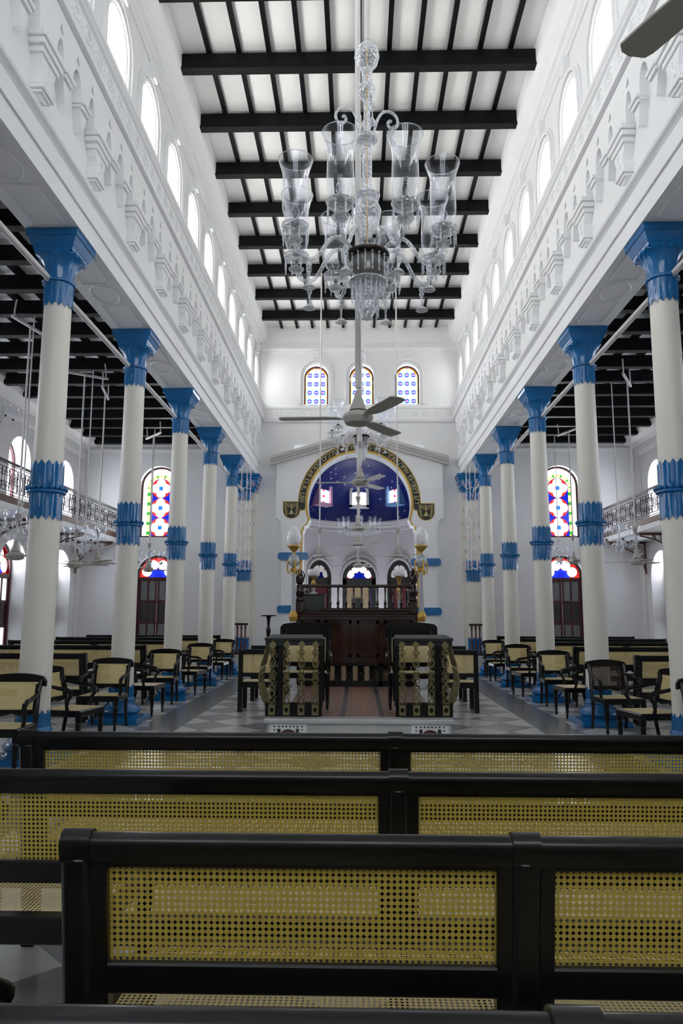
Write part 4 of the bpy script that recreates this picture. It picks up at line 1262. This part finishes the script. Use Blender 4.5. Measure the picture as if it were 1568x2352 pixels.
# carved tribune
tb = thing('tribune', 'dark mahogany tribune with baluster rail, panelled front and pierced cane base', 'tribune', (-.03, 12.9, Z0))
b = MB(); b.box(-1.05, 1.05, .04, 1.9, .40, 1.20); b.build('body', 'mahog', tb)
xs = [-1.05, -.80, -.13, .43, .80, 1.05]
b = MB()
for z0, z1 in ((.40, .50), (1.13, 1.22)): b.box(-1.05, 1.05, 0, .05, z0, z1, .006)
for x in (-1.02, -.60, -.04, .44, 1.02): b.box(x - .045, x + .045, -.005, .05, .40, 1.22, .006)
b.build('front_frame', 'mahog', tb)
for (x0, x1, nm) in ((-.975, -.645, 'panel'), (-.555, -.085, 'door'), (.005, .395, 'door'), (.485, .975, 'panel')):
    b = MB(); b.box(x0, x1, .012, .05, .50, 1.13, .004)
    for (a, c) in ((x0, x0 + .05), (x1 - .05, x1)): b.box(a, c, .0, .05, .50, 1.13, .004)
    b.box(x0, x1, .0, .05, .50, .56, .004); b.box(x0, x1, .0, .05, 1.07, 1.13, .004)
    b.build(nm, 'mahog', tb)
b = MB(); b.box(-1.09, 1.09, -.04, 1.95, 1.20, 1.24, .01); b.box(-1.07, 1.07, -.02, 1.93, 1.24, 1.29, .012); b.build('deck', 'mahog', tb)
b = MB(); b.box(-.62, 1.0, -.02, .05, 1.29, 1.345, .01); b.build('bottom_rail', 'mahog', tb)
b = MB(); b.box(-1.0, 1.0, -.035, .055, 1.70, 1.755, .014); b.build('top_rail', 'mahog', tb)
bal = MB(); bal.lathe([(.022, 1.34), (.026, 1.36), (.014, 1.38), (.026, 1.41), (.028, 1.44), (.018, 1.48), (.013, 1.54), (.015, 1.62), (.022, 1.66), (.014, 1.68), (.022, 1.70)], 10, (0, .015, 0))
for k in range(11):
    o = bal.build('baluster', 'mahog', tb); o.location = (-.46 + k * .138, 0, 0)
for y in (.98, 1.9):
    for x in (-1.02, 1.02):
        b = MB(); b.box(x - .04, x + .04, y - .04, y + .04, 1.24, 1.80, .006); b.build('rail_post', 'mahog', tb)
for x in (-1.02, 1.02):
    b = MB(); b.box(x - .03, x + .03, 0, 1.9, 1.70, 1.75, .01); b.box(x - .03, x + .03, 0, 1.9, 1.29, 1.34, .008); b.build('side_rail', 'mahog', tb)
    for k in range(10):
        o = bal.build('baluster', 'mahog', tb); o.location = (x, .16 + k * .17, 0)
for x in (-1.0, 1.0):
    b = MB(); b.box(x - .07, x + .07, -.05, .07, 1.26, 1.46, .01)
    b.lathe([(.06, 1.46), (.075, 1.49), (.05, 1.53), (.085, 1.60), (.09, 1.66), (.06, 1.72), (.045, 1.76), (.07, 1.79), (.05, 1.82), (.06, 1.87), (.035, 1.95), (.05, 1.98), (.02, 2.03), (.001, 2.05)], 16, (x, .01, 0), rmod=lambda a: 1 + .09 * sin(a * 8))
    for k in range(6):
        a = k * PI / 3; b.tube([(x + .05 * cos(a), .01 + .05 * sin(a), 1.80), (x + .085 * cos(a), .01 + .085 * sin(a), 1.92), (x + .05 * cos(a), .01 + .05 * sin(a), 2.0)], [.02, .016, .006], 6)
    b.build('newel_post', 'mahog', tb)
b = MB(); b.box(-1.04, 1.04, .0, .05, .0, .10, .006); b.box(-1.04, 1.04, .0, .05, .35, .41, .006)
for x in (-1.0, -.72, .42, .72, 1.0): b.box(x - .04, x + .04, 0, .05, 0, .40, .004)
b.build('base_frame', 'ebony', tb)
xx = -.62
k = 0
while xx < .98:
    if abs(xx - .42) > .06 and abs(xx - .72) > .06 and abs(xx + .72) > .05:
        b = MB()
        if k % 2 == 0: b.box(xx - .04, xx + .04, .02, .03, .10, .35); b.build('cane_slat', 'tan', tb)
        else:
            for z in (.10, .225):
                b.tube([(xx - .05, .025, z), (xx + .05, .025, z + .125)], .008, 4); b.tube([(xx + .05, .025, z), (xx - .05, .025, z + .125)], .008, 4)
            ring(b, xx, .225, .03, .007, m=Matrix.Translation((0, .025, 0)))
            for x2 in (-.052, .052): b.box(xx + x2 - .007, xx + x2 + .007, .015, .035, .10, .35)
            b.build('lattice', 'ebony', tb)
    xx += .10; k += 1
b = MB(); b.box(-1.0, 1.0, .30, .32, 0.02, .38); b.build('base_backing', 'tan', tb)
# cabinet and lamps on the tribune deck
cb = thing('small_cabinet', 'dark green panelled cabinet on the tribune deck', 'cabinet', (-.80, 13.16, Z0 + 1.29))
b = MB(); b.box(-.21, .21, -.13, .16, 0, .28, .006); b.build('body', 'greenbox', cb)
b = MB(); b.box(-.23, .23, -.15, .18, .28, .305, .008); b.build('top', 'greenbox', cb)
b = MB(); b.box(-.17, .17, -.145, -.125, .03, .25, .004); b.box(-.13, .13, -.152, -.14, .06, .22, .003); b.build('door', 'greenbox', cb)
def oil_lamp(label, loc, stem):
    r = thing('oil_lamp', label, 'lamp', loc)
    b = MB(); b.lathe([(.07, 0), (.065, .02), (.03, .04), (.024, .08), (.03, stem * .35), (.02, stem * .5), (.03, stem * .62)], 16); b.build('base', 'silver', r)
    b = MB(); b.lathe([(.022, stem * .55), (.045, stem * .62), (.03, stem * .72), (.022, stem * .8), (.04, stem * .92), (.075, stem)], 16)
    for a in range(4): b.tube([(.03 * cos(a * PI / 2), .03 * sin(a * PI / 2), stem * .35), (.055 * cos(a * PI / 2), .055 * sin(a * PI / 2), stem * .45), (.035 * cos(a * PI / 2), .035 * sin(a * PI / 2), stem * .6)], .009, 5)
    b.build('stem', 'gold', r)
    b = MB(); b.lathe([(.05, stem - .01), (.105, stem + .02), (.115, stem + .06), (.113, stem + .10), (.10, stem + .125), (.05, stem + .14)], 24); b.build('font', 'opal', r)
    return r
oil_lamp('white opal oil lamp standing on the dark green cabinet', (-.80, 13.16, Z0 + 1.595), .31)
oil_lamp('white opal oil lamp on a tall gilt stem behind the balusters', (.745, 13.35, Z0 + 1.29), .62)
# lamp standards flanking the tribune
def standard(label, x):
    r = thing('lamp_standard', label, 'lamp', (x, 12.68, Z0))
    b = MB(); b.lathe([(.085, 0), (.085, .05), (.07, .08), (.06, .9), (.08, .95), (.06, 1.0), (.07, 1.10), (.052, 1.16)], 20); b.build('pedestal', 'silver', r)
    b = MB(); b.lathe([(.05, 1.14), (.075, 1.20), (.078, 1.27), (.055, 1.31), (.05, 1.335)], 16); b.build('collar', 'gold', r)
    b = MB(); b.lathe([(.042, 1.33), (.040, 1.8), (.036, 2.04)], 20); b.build('shaft', 'silver', r)
    b = MB(); b.lathe([(.03, 2.02), (.05, 2.06), (.03, 2.10), (.045, 2.13)], 16)
    for a in range(4):
        c, q = cos(a * PI / 2 + .3), sin(a * PI / 2 + .3)
        b.tube([(.05 * c, .05 * q, 2.27), (.105 * c, .105 * q, 2.22), (.115 * c, .115 * q, 2.10), (.10 * c, .10 * q, 2.0), (.085 * c, .085 * q, 2.02)], [.012, .016, .013, .012, .008], 6)
        b.tube([(.04 * c, .04 * q, 2.10), (.065 * c, .065 * q, 2.03), (.05 * c, .05 * q, 1.97)], [.014, .012, .006], 6)
    b.build('scroll', 'gold', r)
    b = MB(); b.lathe([(.03, 2.11), (.085, 2.17), (.10, 2.23), (.085, 2.30), (.045, 2.345), (.03, 2.36)], 20); b.build('urn', 'silver', r)
    b = MB(); b.lathe([(.024, 2.34), (.03, 2.37), (.022, 2.39), (.055, 2.42), (.10, 2.475), (.128, 2.49), (.128, 2.51), (.07, 2.52)], 20); b.build('cup', 'gold', r)
    b = MB(); b.lathe([(.07, 2.51), (.105, 2.55), (.124, 2.62), (.124, 2.68), (.105, 2.75), (.07, 2.81), (.03, 2.845), (.002, 2.855)], 32, rmod=lambda a: 1 + .012 * sin(a * 16)); b.build('globe', 'globe', r); r.scale = (1, 1, .965)
standard('silver and gilt lamp standard with flame globe, on the cabinet side of the tribune', -1.115)
standard('silver and gilt lamp standard with flame globe, on the tall-stemmed lamp side of the tribune', 1.09)
st = thing('pedestal_stand', 'slender black turned stand with round top before the white pier', 'stand', (-1.86, 15.3, 0))
b = MB(); b.lathe([(.15, 1.42), (.16, 1.43), (.16, 1.445), (.05, 1.45)], 24); b.build('top', 'ebony', st)
b = MB(); b.lathe([(.045, .25), (.05, .5), (.03, .6), (.05, .75), (.03, .95), (.045, 1.1), (.055, 1.15), (.03, 1.2), (.035, 1.36), (.06, 1.42)], 14); b.build('column', 'ebony', st)
for a in range(3): 
    b = MB(); b.tube([(.03 * cos(a * 2.1), .03 * sin(a * 2.1), .30), (.15 * cos(a * 2.1), .15 * sin(a * 2.1), .16), (.21 * cos(a * 2.1), .21 * sin(a * 2.1), .03)], [.03, .025, .025], 8); b.build('leg', 'ebony', st)
for s in (-1, 1):
    r = thing('stair_rail', 'short red wooden rail with dark handrail before the %s corner pilaster' % SIDE[s], 'railing', (s * 3.20, 19.55, 0))
    b = MB(); b.box(-.28, .28, -.04, .04, 1.18, 1.24, .012); b.build('handrail', 'mahog', r)
    b = MB(); b.box(-.25, .25, -.03, .03, .42, .47); b.build('bottom_rail', 'maroon', r)
    for k in range(5): b = MB(); b.lathe([(.02, .45), (.032, .62), (.02, .8), (.02, 1.05), (.03, 1.12), (.02, 1.19)], 8, (-.21 + k * .105, 0, 0)); b.build('baluster', 'maroon', r)
    b = MB(); b.box(-.34, .34, -.16, .5, 0, .42, .01); b.box(-.38, .38, -.2, .5, .38, .42, .008); b.build('step', 'marble', r)
# ================================================================== BALCONIES
def scroll_panel(L, z0, z1):
    b = MB(); t = .010
    for z in (z0, z0 + .07, z1 - .07, z1): b.tube([(0, -L / 2, z), (0, L / 2, z)], .009, 4)
    n = int(L / .09)
    for k in range(n + 1):
        y = -L / 2 + L * k / n
        b.tube([(0, y, z0), (0, y, z0 + .07)], .006, 4); b.tube([(0, y, z1 - .07), (0, y, z1)], .006, 4)
    zc, hh = (z0 + z1) / 2, (z1 - z0) / 2 - .07
    m = int(round(L / .34))
    for k in range(m):
        yc = -L / 2 + L * (k + .5) / m
        w = L / m / 2
        if k % 3 == 1:
            for rr in (.05, .10, min(.15, hh)): b.tube([(0, yc + rr * cos(q * PI / 9), zc + rr * sin(q * PI / 9)) for q in range(18)], t * .8, 4, True)
            for q in range(8): b.tube([(0, yc + .05 * cos(q * PI / 4), zc + .05 * sin(q * PI / 4)), (0, yc + .14 * cos(q * PI / 4), zc + .14 * sin(q * PI / 4))], .006, 4)
        else:
            for s1 in (-1, 1):
                for s2 in (-1, 1):
                    cy, cz = yc + s1 * w * .5, zc + s2 * hh * .52
                    b.tube([(0, cy + (.015 + .065 * q / 12) * cos(q * .62) * s1, cz + (.015 + .065 * q / 12) * sin(q * .62) * s2) for q in range(13)], t, 4)
            b.tube([(0, yc, zc + hh), (0, yc + w * .35, zc), (0, yc, zc - hh), (0, yc - w * .35, zc)], t, 4, True)
        for s1 in (-1, 1): b.tube([(0, yc + s1 * w, zc - hh), (0, yc + s1 * w, zc + hh)], .012, 4)
    return b
pan = scroll_panel(2.70, 3.83, 4.42)
for s in (-1, 1):
    sd = SIDE[s]
    r = thing('balcony', 'narrow %s balcony with ornate dark iron railing on scrolled brackets' % sd, 'balcony', (0, 0, 0))
    X = s * 7.0
    ya, yb = COLY[0], YE
    b = MB(); b.box(s * 6.98, s * 8.14, ya, yb, 3.52, 3.66, .01); b.build('slab', 'trim', r)
    b = MB(); b.box(X - .02, X + .02, ya, yb, 3.66, 3.80, .004); b.build('fascia', 'brown', r)
    b = MB(); b.tube([(X, ya, 4.47), (X, yb, 4.47)], .03, 8); b.build('handrail', 'iron', r)
    for i in range(5):
        o = pan.build('railing_panel', 'iron', r, fix=False) if i == 0 else o.copy()
        if i: COLL.objects.link(o)
        o.location = (X, COLY[i] + 1.3714, 0)
    for i in range(6):
        y = COLY[i] if i < 5 else 20.6
        b = MB()
        b.box(s * 8.06, s * 8.02, y - .03, y + .03, 2.62, 3.50); b.box(s * 7.0, s * 8.06, y - .03, y + .03, 3.46, 3.52)
        b.tube([(s * 8.04, y, 2.66), (s * 7.95, y, 2.95), (s * 7.75, y, 3.2), (s * 7.45, y, 3.36), (s * 7.05, y, 3.45)], .02, 6)
        for (cx, cz, rr) in ((7.88, 3.30, .12), (7.62, 3.38, .075), (7.42, 3.41, .05), (7.96, 3.06, .07)):
            b.tube([(s * (cx + rr * (.25 + .75 * q / 16) * cos(q * .55)), y, cz + rr * (.25 + .75 * q / 16) * sin(q * .55)) for q in range(17)], .011, 5)
        b.build('bracket', 'brown', r)
        b = MB(); b.box(s * 7.0, s * 8.1, y - .05, y + .05, 3.50, 3.525); b.build('joist', 'brown', r)
# ================================================================== FANS
def make_fan(label, loc, top, rz=0.0, vee=False, bar=None, rad=.69, rod=.016):
    """ceiling fan, origin at hub; top = world z where its rod is fixed"""
    r = thing('ceiling_fan', label, 'fan', loc, rz)
    L = top - loc[2]
    b = MB(); b.lathe([(.02, .17), (.014, .22), (.014, .30)], 12); b.tube([(0, 0, .28), (0, 0, L)], rod, 10); b.build('downrod', 'pipe', r)
    b = MB(); b.lathe([(.075, .075), (.072, .09), (.05, .15), (.034, .20), (.026, .24), (.016, .25)], 24); b.build('canopy', 'fan', r)
    if vee: b = MB(); b.lathe([(.016, .52), (.03, .56), (.055, .66), (.05, .665), (.016, .66)], 20); b.build('rod_cup', 'fan', r)
    b = MB(); b.lathe([(.02, .08), (.06, .07), (.115, .045), (.134, .02), (.134, .0), (.125, -.012), (.12, -.03), (.11, -.045), (.06, -.06), (.001, -.063)], 36); b.build('motor', 'fan', r)
    b = MB(); b.lathe([(.05, .085), (.05, .066)], 20); b.build('bearing', 'socket', r)
    for k in range(3):
        a = 2 * PI * k / 3
        m = Matrix.Rotation(a, 4, 'Z') @ Matrix.Rotation(-.08, 4, 'X')
        b = MB(); n = 14
        out = [(.155, .028), (.20, .05), (.27, .072), (.36, .078), (.50, .078), (.60, .076), (rad - .02, .070), (rad, .04), (rad + .005, 0.0), (rad - .012, -.06), (rad - .04, -.068), (.5, -.062), (.36, -.058), (.25, -.052), (.19, -.04), (.155, -.025)]
        b.prism(out, .002, .010, 'XY', m)
        b.build('blade', 'fan', r)
        b = MB(); b.box(.10, .22, -.022, .022, -.004, .005, 0, m); b.build('blade_arm', 'fan', r)
    if bar:
        b = MB(); b.box(-.02, .02, -bar, bar, L - .02, L + .02)
        for q in (-bar + .05, bar - .05): b.tube([(0, q, L), (0, q, L + .12), (0, q + .03, L + .30)], .014, 5)
        b.build('mounting_bar', 'pipe', r)
    return r
make_fan('nearest big white ceiling fan, three blades, hanging before the chandelier in the nave', (0.0, 6.20, 3.13), 9.83, 3.11, False, rod=.026)
make_fan('white ceiling fan over the pews, only one blade tip reaching into view', (1.27, 1.65, 3.31), 9.83, 2.086, rad=.70)
make_fan('second white nave fan, seen against the star painted dome', (.035, 11.3, 3.50), 9.83, 3.12, True, rod=.026)
make_fan('third white nave fan, just below the stars', (.0, 14.6, 3.16), 9.83, 3.2, True, rod=.024)
make_fan('fourth white nave fan, below the far crystal chandelier', (.0, 16.8, 3.06), 9.83, 3.3)
make_fan('pinkish white fan before the middle apse door', (.0, 18.9, 2.72), 9.83, 3.02)
make_fan('white fan on a thin rod over the green cabinet side of the tribune', (-.90, 17.0, 2.80), 9.83, 3.0, True)
make_fan('white fan on a thin rod over the tall-stemmed lamp side of the tribune', (.93, 17.0, 2.80), 9.83, 3.25, True)
for s, y, z, lab in ((-1, 14.7, 2.50, 'left-side aisle fan just beyond the first column'), (-1, 13.54, 2.36, 'left-side aisle fan behind the hanging crystal chandelier'), (-1, 11.16, 2.33, 'left-side aisle fan nearest the viewer'), (-1, 18.35, 2.58, 'left-side aisle fan before the end door fanlight'), (1, 14.0, 2.46, 'right-side aisle fan under the balcony bracket'), (1, 18.04, 2.76, 'right-side aisle fan before the end door fanlight')):
    make_fan('off white ' + lab, (s * 5.3, y, z), 6.05, 1.2 + y, True, .45, .62)
# ================================================================== CHANDELIERS
def hurricane(h=.50, r=.125):
    k = h / .5
    return [(.022, 0), (.058, .008), (.086, .035), (.099, .08), (.102, .13), (.100, .22 * k), (.097, .31 * k), (.102, .385 * k), (.115, .435 * k), (.130, .48 * k), (.135, h), (.132, h + .003), (.112, .437 * k), (.098, .385 * k), (.093, .31 * k)]
def prism_drop(L=.12):
    b = MB()
    b.sphere((0, 0, -.012), .010, 6)
    b.lathe([(.003, -.022), (.008, -.04), (.007, -L + .03), (.003, -L + .02), (.009, -L + .01), (.001, -L - .015)], 5, smooth=False)
    return b
def big_chandelier(label, loc, top):
    r = thing('crystal_chandelier', label, 'chandelier', loc)      # origin on the hub plate
    L = top - loc[2]
    b = MB(); b.tube([(0, 0, 1.94), (0, 0, L)], .022, 12); b.lathe([(.012, 1.86), (.03, 1.90), (.02, 1.94), (.022, 1.95)], 10); b.build('rod', 'pipe', r)
    b = MB(); b.tube([(0, 0, -.05), (0, 0, 1.90)], .007, 6); b.build('spindle', 'gold', r)
    wob = lambda k, a: (lambda t: 1 + a * sin(t * k))
    b = MB(); b.lathe([(.03, 1.64), (.055, 1.67), (.09, 1.72), (.105, 1.78), (.098, 1.83), (.06, 1.88), (.03, 1.90), (.012, 1.905)], 28, rmod=wob(14, .02)); b.build('stem_ball', 'cut', r)
    b = MB(); b.lathe([(.03, 1.50), (.036, 1.55), (.045, 1.62), (.05, 1.66)], 20, rmod=wob(10, .03)); b.build('stem_vase', 'cut', r)
    b = MB(); b.lathe([(.02, 1.38), (.055, 1.41), (.075, 1.45), (.078, 1.49), (.055, 1.52), (.03, 1.53)], 24, rmod=wob(12, .05)); b.build('stem_knop', 'cut', r)
    b = MB(); b.lathe([(.028, 1.06), (.03, 1.12), (.04, 1.16), (.03, 1.2), (.026, 1.30), (.03, 1.38)], 18, rmod=wob(9, .05)); b.build('stem_baluster', 'cut', r)
    b = MB(); b.lathe([(.03, 1.0), (.085, 1.02), (.09, 1.05), (.06, 1.075), (.03, 1.08)], 24, rmod=wob(12, .04)); b.build('stem_dish', 'cut', r)
    b = MB(); b.lathe([(.035, .52), (.04, .7), (.042, .95), (.046, 1.02)], 18, rmod=wob(9, .05)); b.build('stem_tube', 'cut', r)
    b = MB(); b.lathe([(.03, .04), (.05, .10), (.075, .14), (.035, .17), (.05, .22), (.10, .30), (.115, .40), (.085, .48), (.095, .50), (.105, .53), (.08, .55), (.03, .56)], 28, rmod=wob(14, .04)); b.build('stem_bowl', 'cut', r)
    for k in range(8):                                            # small scroll arms at the top
        a = 2 * PI * k / 8 + .12
        m = Matrix.Rotation(a, 4, 'Z')
        pts = spline([(.05, 0, 1.02), (.062, 0, 1.12), (.09, 0, 1.22), (.135, 0, 1.29), (.195, 0, 1.30), (.245, 0, 1.265), (.26, 0, 1.205), (.235, 0, 1.155), (.195, 0, 1.155), (.175, 0, 1.19), (.19, 0, 1.22), (.205, 0, 1.21)], 4)
        if k % 2 == 0:
            b = MB(); b.tube(pts, .012, 8, False, m); b.sphere(tuple(m @ Vector((.22, 0, 1.13))), .012, 6)
            b.lathe([(.004, 1.02), (.022, 1.04), (.024, 1.07), (.006, 1.10), (.004, 1.15)], 8, tuple(m @ Vector((.22, 0, -.03)))); b.build('scroll_arm', 'cut', r)
    b = MB(); b.lathe([(.03, -.005), (.165, -.005), (.178, .005), (.178, .022), (.16, .03), (.03, .032)], 36); b.build('hub_plate', 'socket', r)
    b = MB(); b.lathe([(.12, -.19), (.135, -.15), (.14, -.03), (.13, -.01)], 32); b.build('hub_drum', 'smoke', r)
    b = MB(); b.lathe([(.001, -.53), (.03, -.52), (.06, -.46), (.085, -.38), (.09, -.30), (.07, -.22), (.10, -.19), (.04, -.18)], 28, rmod=wob(12, .06)); b.build('bottom_bowl', 'cut', r)
    b = MB(); b.lathe([(.02, -.17), (.10, -.185), (.15, -.20), (.155, -.215), (.08, -.205), (.02, -.20)], 28, rmod=wob(14, .05)); b.build('bottom_dish', 'cut', r)
    pd = prism_drop(.155); po = None
    pc = prism_drop(.125); 
    for ringr, z, n in ((.165, -.01, 18), (.085, -.34, 12), (.125, -.21, 18)):
        for k in range(n):
            a = 2 * PI * k / n
            if po is None: po = pd.build('prism_drop', 'cut', r, fix=False); o = po
            else: o = po.copy(); COLL.objects.link(o)
            o.location = (ringr * cos(a), ringr * sin(a), z)
    arm0 = None
    for k in range(8):
        a = 2 * PI * k / 8 + PI / 8
        if arm0 is None:
            ar = MB(); ar.tube(spline([(.12, 0, .0), (.16, 0, .06), (.22, 0, .105), (.28, 0, .11), (.335, 0, .07), (.385, 0, -.01), (.435, 0, -.085), (.495, 0, -.12), (.56, 0, -.10), (.605, 0, -.05), (.62, 0, .02), (.62, 0, .09)], 4), .0165, 8)
            arm0 = ar.build('arm', 'cut', r)
            b = MB(); b.lathe([(.02, .07), (.05, .085), (.095, .10), (.108, .128), (.08, .122), (.02, .10)], 20, (.62, 0, 0), rmod=wob(10, .06)); b.lathe([(.02, -.02), (.05, -.01), (.065, .01), (.05, .02), (.02, .02)], 16, (.62, 0, 0), rmod=wob(8, .06)); b.build('drip_pan', 'cut', arm0)
            b = MB(); b.lathe([(.014, .02), (.016, .08)], 10, (.62, 0, 0)); b.lathe([(.034, .135), (.036, .165), (.03, .17)], 16, (.62, 0, 0)); b.build('socket', 'socket', arm0)
            b = MB(); b.shell([(q, z + .168) for q, z in hurricane()], 36, (.62, 0, 0)); sh = b.build('shade', 'glass', arm0)
            b = MB(); b.tube([(.62 + .134 * cos(q * PI / 18), .134 * sin(q * PI / 18), .67) for q in range(36)], .0035, 6, True); b.build('rim', 'cut', sh)
            b = MB(); b.lathe([(.014, .17), (.018, .19), (.032, .22), (.034, .245), (.022, .275), (.001, .285)], 14, (.62, 0, 0)); b.build('bulb', 'glass', arm0)
            po2 = None
            for j in range(8):
                t = 2 * PI * j / 8
                if po2 is None: po2 = pc.build('prism_drop', 'cut', arm0, fix=False); o = po2
                else: o = po2.copy(); COLL.objects.link(o)
                o.location = (.62 + .096 * cos(t), .096 * sin(t), .108)
            b = MB(); b.sphere((.50, 0, -.17), .024, 8); b.lathe([(.006, -.32), (.01, -.24), (.022, -.21), (.008, -.18), (.006, -.13)], 10, (.50, 0, 0)); b.lathe([(.052, -.355), (.03, -.33), (.01, -.315)], 12, (.50, 0, 0), rmod=wob(6, .12)); b.build('bell_pendant', 'cut', arm0)
            arm0.rotation_euler = (0, 0, a)
            scan(arm0)
        else:
            c = dup(arm0, (0, 0, 0), a); c.parent = r
    return r
bc = big_chandelier('large crystal chandelier with tall hurricane shades hanging nearest the viewer', (.075, 5.5, 4.265), 9.83)
bc.rotation_euler = (0, 0, .06)
c2 = big_chandelier('crystal chandelier hanging behind the nearest fan, over the gable', (.07, 14.99, 5.16), 9.83); c2.rotation_euler = (0, 0, .3)
def small_chandelier(label, loc, top, R=.30, n=6, rodmat='pipe'):
    r = thing('small_chandelier', label, 'chandelier', loc)
    L = top - loc[2]
    wob = lambda k, a: (lambda t: 1 + a * sin(t * k))
    b = MB(); b.tube([(0, 0, .40), (0, 0, L)], .012, 8); b.build('rod', rodmat, r)
    b = MB(); b.lathe([(.045, .47), (.02, .42), (.012, .36), (.03, .30), (.04, .27), (.02, .22), (.012, .05), (.035, .02), (.06, -.04), (.05, -.09), (.085, -.12), (.09, -.15), (.05, -.20), (.01, -.30)], 16, rmod=wob(8, .05)); b.build('stem', 'cut', r)
    b = MB()
    for k in range(8):
        a = 2 * PI * k / 8
        b.tube([(.02 * cos(a), .02 * sin(a), .24), (.07 * cos(a), .07 * sin(a), .30), (.10 * cos(a), .10 * sin(a), .27), (.09 * cos(a), .09 * sin(a), .22)], .008, 5)
    b.build('scroll_arm', 'cut', r)
    pd = prism_drop(.10)
    b = MB()
    for k in range(12):
        a = 2 * PI * k / 12; b.add([(x + .088 * cos(a), y + .088 * sin(a), z - .13) for x, y, z in pd.v], pd.f)
    b.build('prism_fringe', 'cut', r, fix=False)
    a0 = None
    for k in range(n):
        a = 2 * PI * k / n
        if a0 is None:
            ar = MB(); ar.tube(spline([(.03, 0, -.10), (.10, 0, -.06), (.17, 0, -.10), (.23, 0, -.15), (R - .01, 0, -.12), (R, 0, -.03)], 3), .011, 6); a0 = ar.build('arm', 'cut', r)
            b = MB(); b.shell([(q * .72, z * .55 + .0) for q, z in hurricane()], 16, (R, 0, 0)); b.build('shade', 'glass', a0)
            b = MB(); b.lathe([(.012, -.03), (.024, -.015), (.024, .005)], 10, (R, 0, 0)); b.build('socket', 'socket', a0)
            b = MB(); b.lathe([(.01, -.05), (.055, -.03), (.01, -.02)], 12, (R, 0, 0))
            for j in range(6):
                t = 2 * PI * j / 6; b.add([(x * .8 + R + .05 * cos(t), y * .8 + .05 * sin(t), z * .8 - .03) for x, y, z in pd.v], pd.f)
            b.build('prism_fringe', 'cut', a0, fix=False)
            scan(a0)
        else:
            c = dup(a0, (0, 0, 0), a); c.parent = r
    return r
small_chandelier('small crystal chandelier in the far nave above the tribune', (.03, 18.4, 3.62), 9.83, .47, 8)
for s, y, z, rz, lab in ((-1, 14.23, 2.88, .2, 'left-side aisle crystal chandelier beyond the first column'), (-1, 11.49, 2.78, .5, 'left-side aisle crystal chandelier nearest the viewer'), (-1, 18.80, 2.80, .9, 'left-side aisle crystal chandelier before the tall stained window'), (1, 15.15, 3.0, .4, 'right-side aisle crystal chandelier before the balcony'), (1, 19.72, 3.0, .1, 'right-side aisle crystal chandelier below the tall stained window')):
    c = small_chandelier('small ' + lab, (s * 5.4, y, z), 6.40, .33, 6); c.rotation_euler = (0, 0, rz)
# tall tiered glass lights by the last columns
for s in (-1, 1):
    r = thing('tiered_lights', 'tall tiers of little glass lamps hanging at the far end of the %s colonnade' % SIDE[s], 'lights', (s * 3.02, 19.3, 0))
    for k, (dx, dy) in enumerate(((-.14, -.1), (.12, .05), (.0, .2))):
        b = MB(); b.tube([(dx * s, dy, 2.62), (dx * s, dy, 5.49)], .013, 6); b.build('pole', 'cut', r)
    cup = MB(); cup.shell([(.018, 0), (.03, .03), (.034, .08), (.042, .13)], 10); co = None
    for t in range(7):
        z = 2.75 + t * .36
        tm = MB(); n = 7; spots = []
        for k in range(n):
            a = 2 * PI * k / n + t * .4; rr = .20 + .05 * ((k + t) % 2)
            tm.tube([(0, 0, z - .05), (rr * .5 * cos(a), rr * .5 * sin(a), z - .10), (rr * cos(a), rr * sin(a), z)], .007, 5); spots.append((rr * cos(a), rr * sin(a), z))
        to = tm.build('tier', 'cut', r)
        for p in spots:
            if co is None:
                co = cup.build('glass_cup', 'glass', to); bu = MB(); bu.lathe([(.005, .0), (.008, .03), (.007, .06), (.001, .08)], 8); bo = bu.build('bulb', 'redglass', to); c, d = co, bo
            else:
                c = co.copy(); COLL.objects.link(c); c.parent = to; d = bo.copy(); COLL.objects.link(d); d.parent = to
            c.location = p; d.location = p
# wall light high in the left aisle
r = thing('wall_light', 'two-armed crystal wall light high on the left-side aisle wall', 'wall light', (-8.10, 15.75, 5.75))
b = MB(); b.lathe([(.06, -.06), (.07, 0), (.05, .06)], 14); b.build('back_plate', 'socket', r)
for q in (-1, 1):
    b = MB(); b.tube([(0, 0, 0), (.15, q * .08, -.06), (.25, q * .16, -.03), (.28, q * .18, .06)], .012, 6); a = b.build('arm', 'cut', r)
    b = MB(); b.shell([(c * .8, z * .5 + .08) for c, z in hurricane()], 16, (.28, q * .18, 0)); b.build('shade', 'glass', a)
    b = MB(); b.lathe([(.02, .05), (.025, .09)], 10, (.28, q * .18, 0)); b.build('socket', 'socket', a)
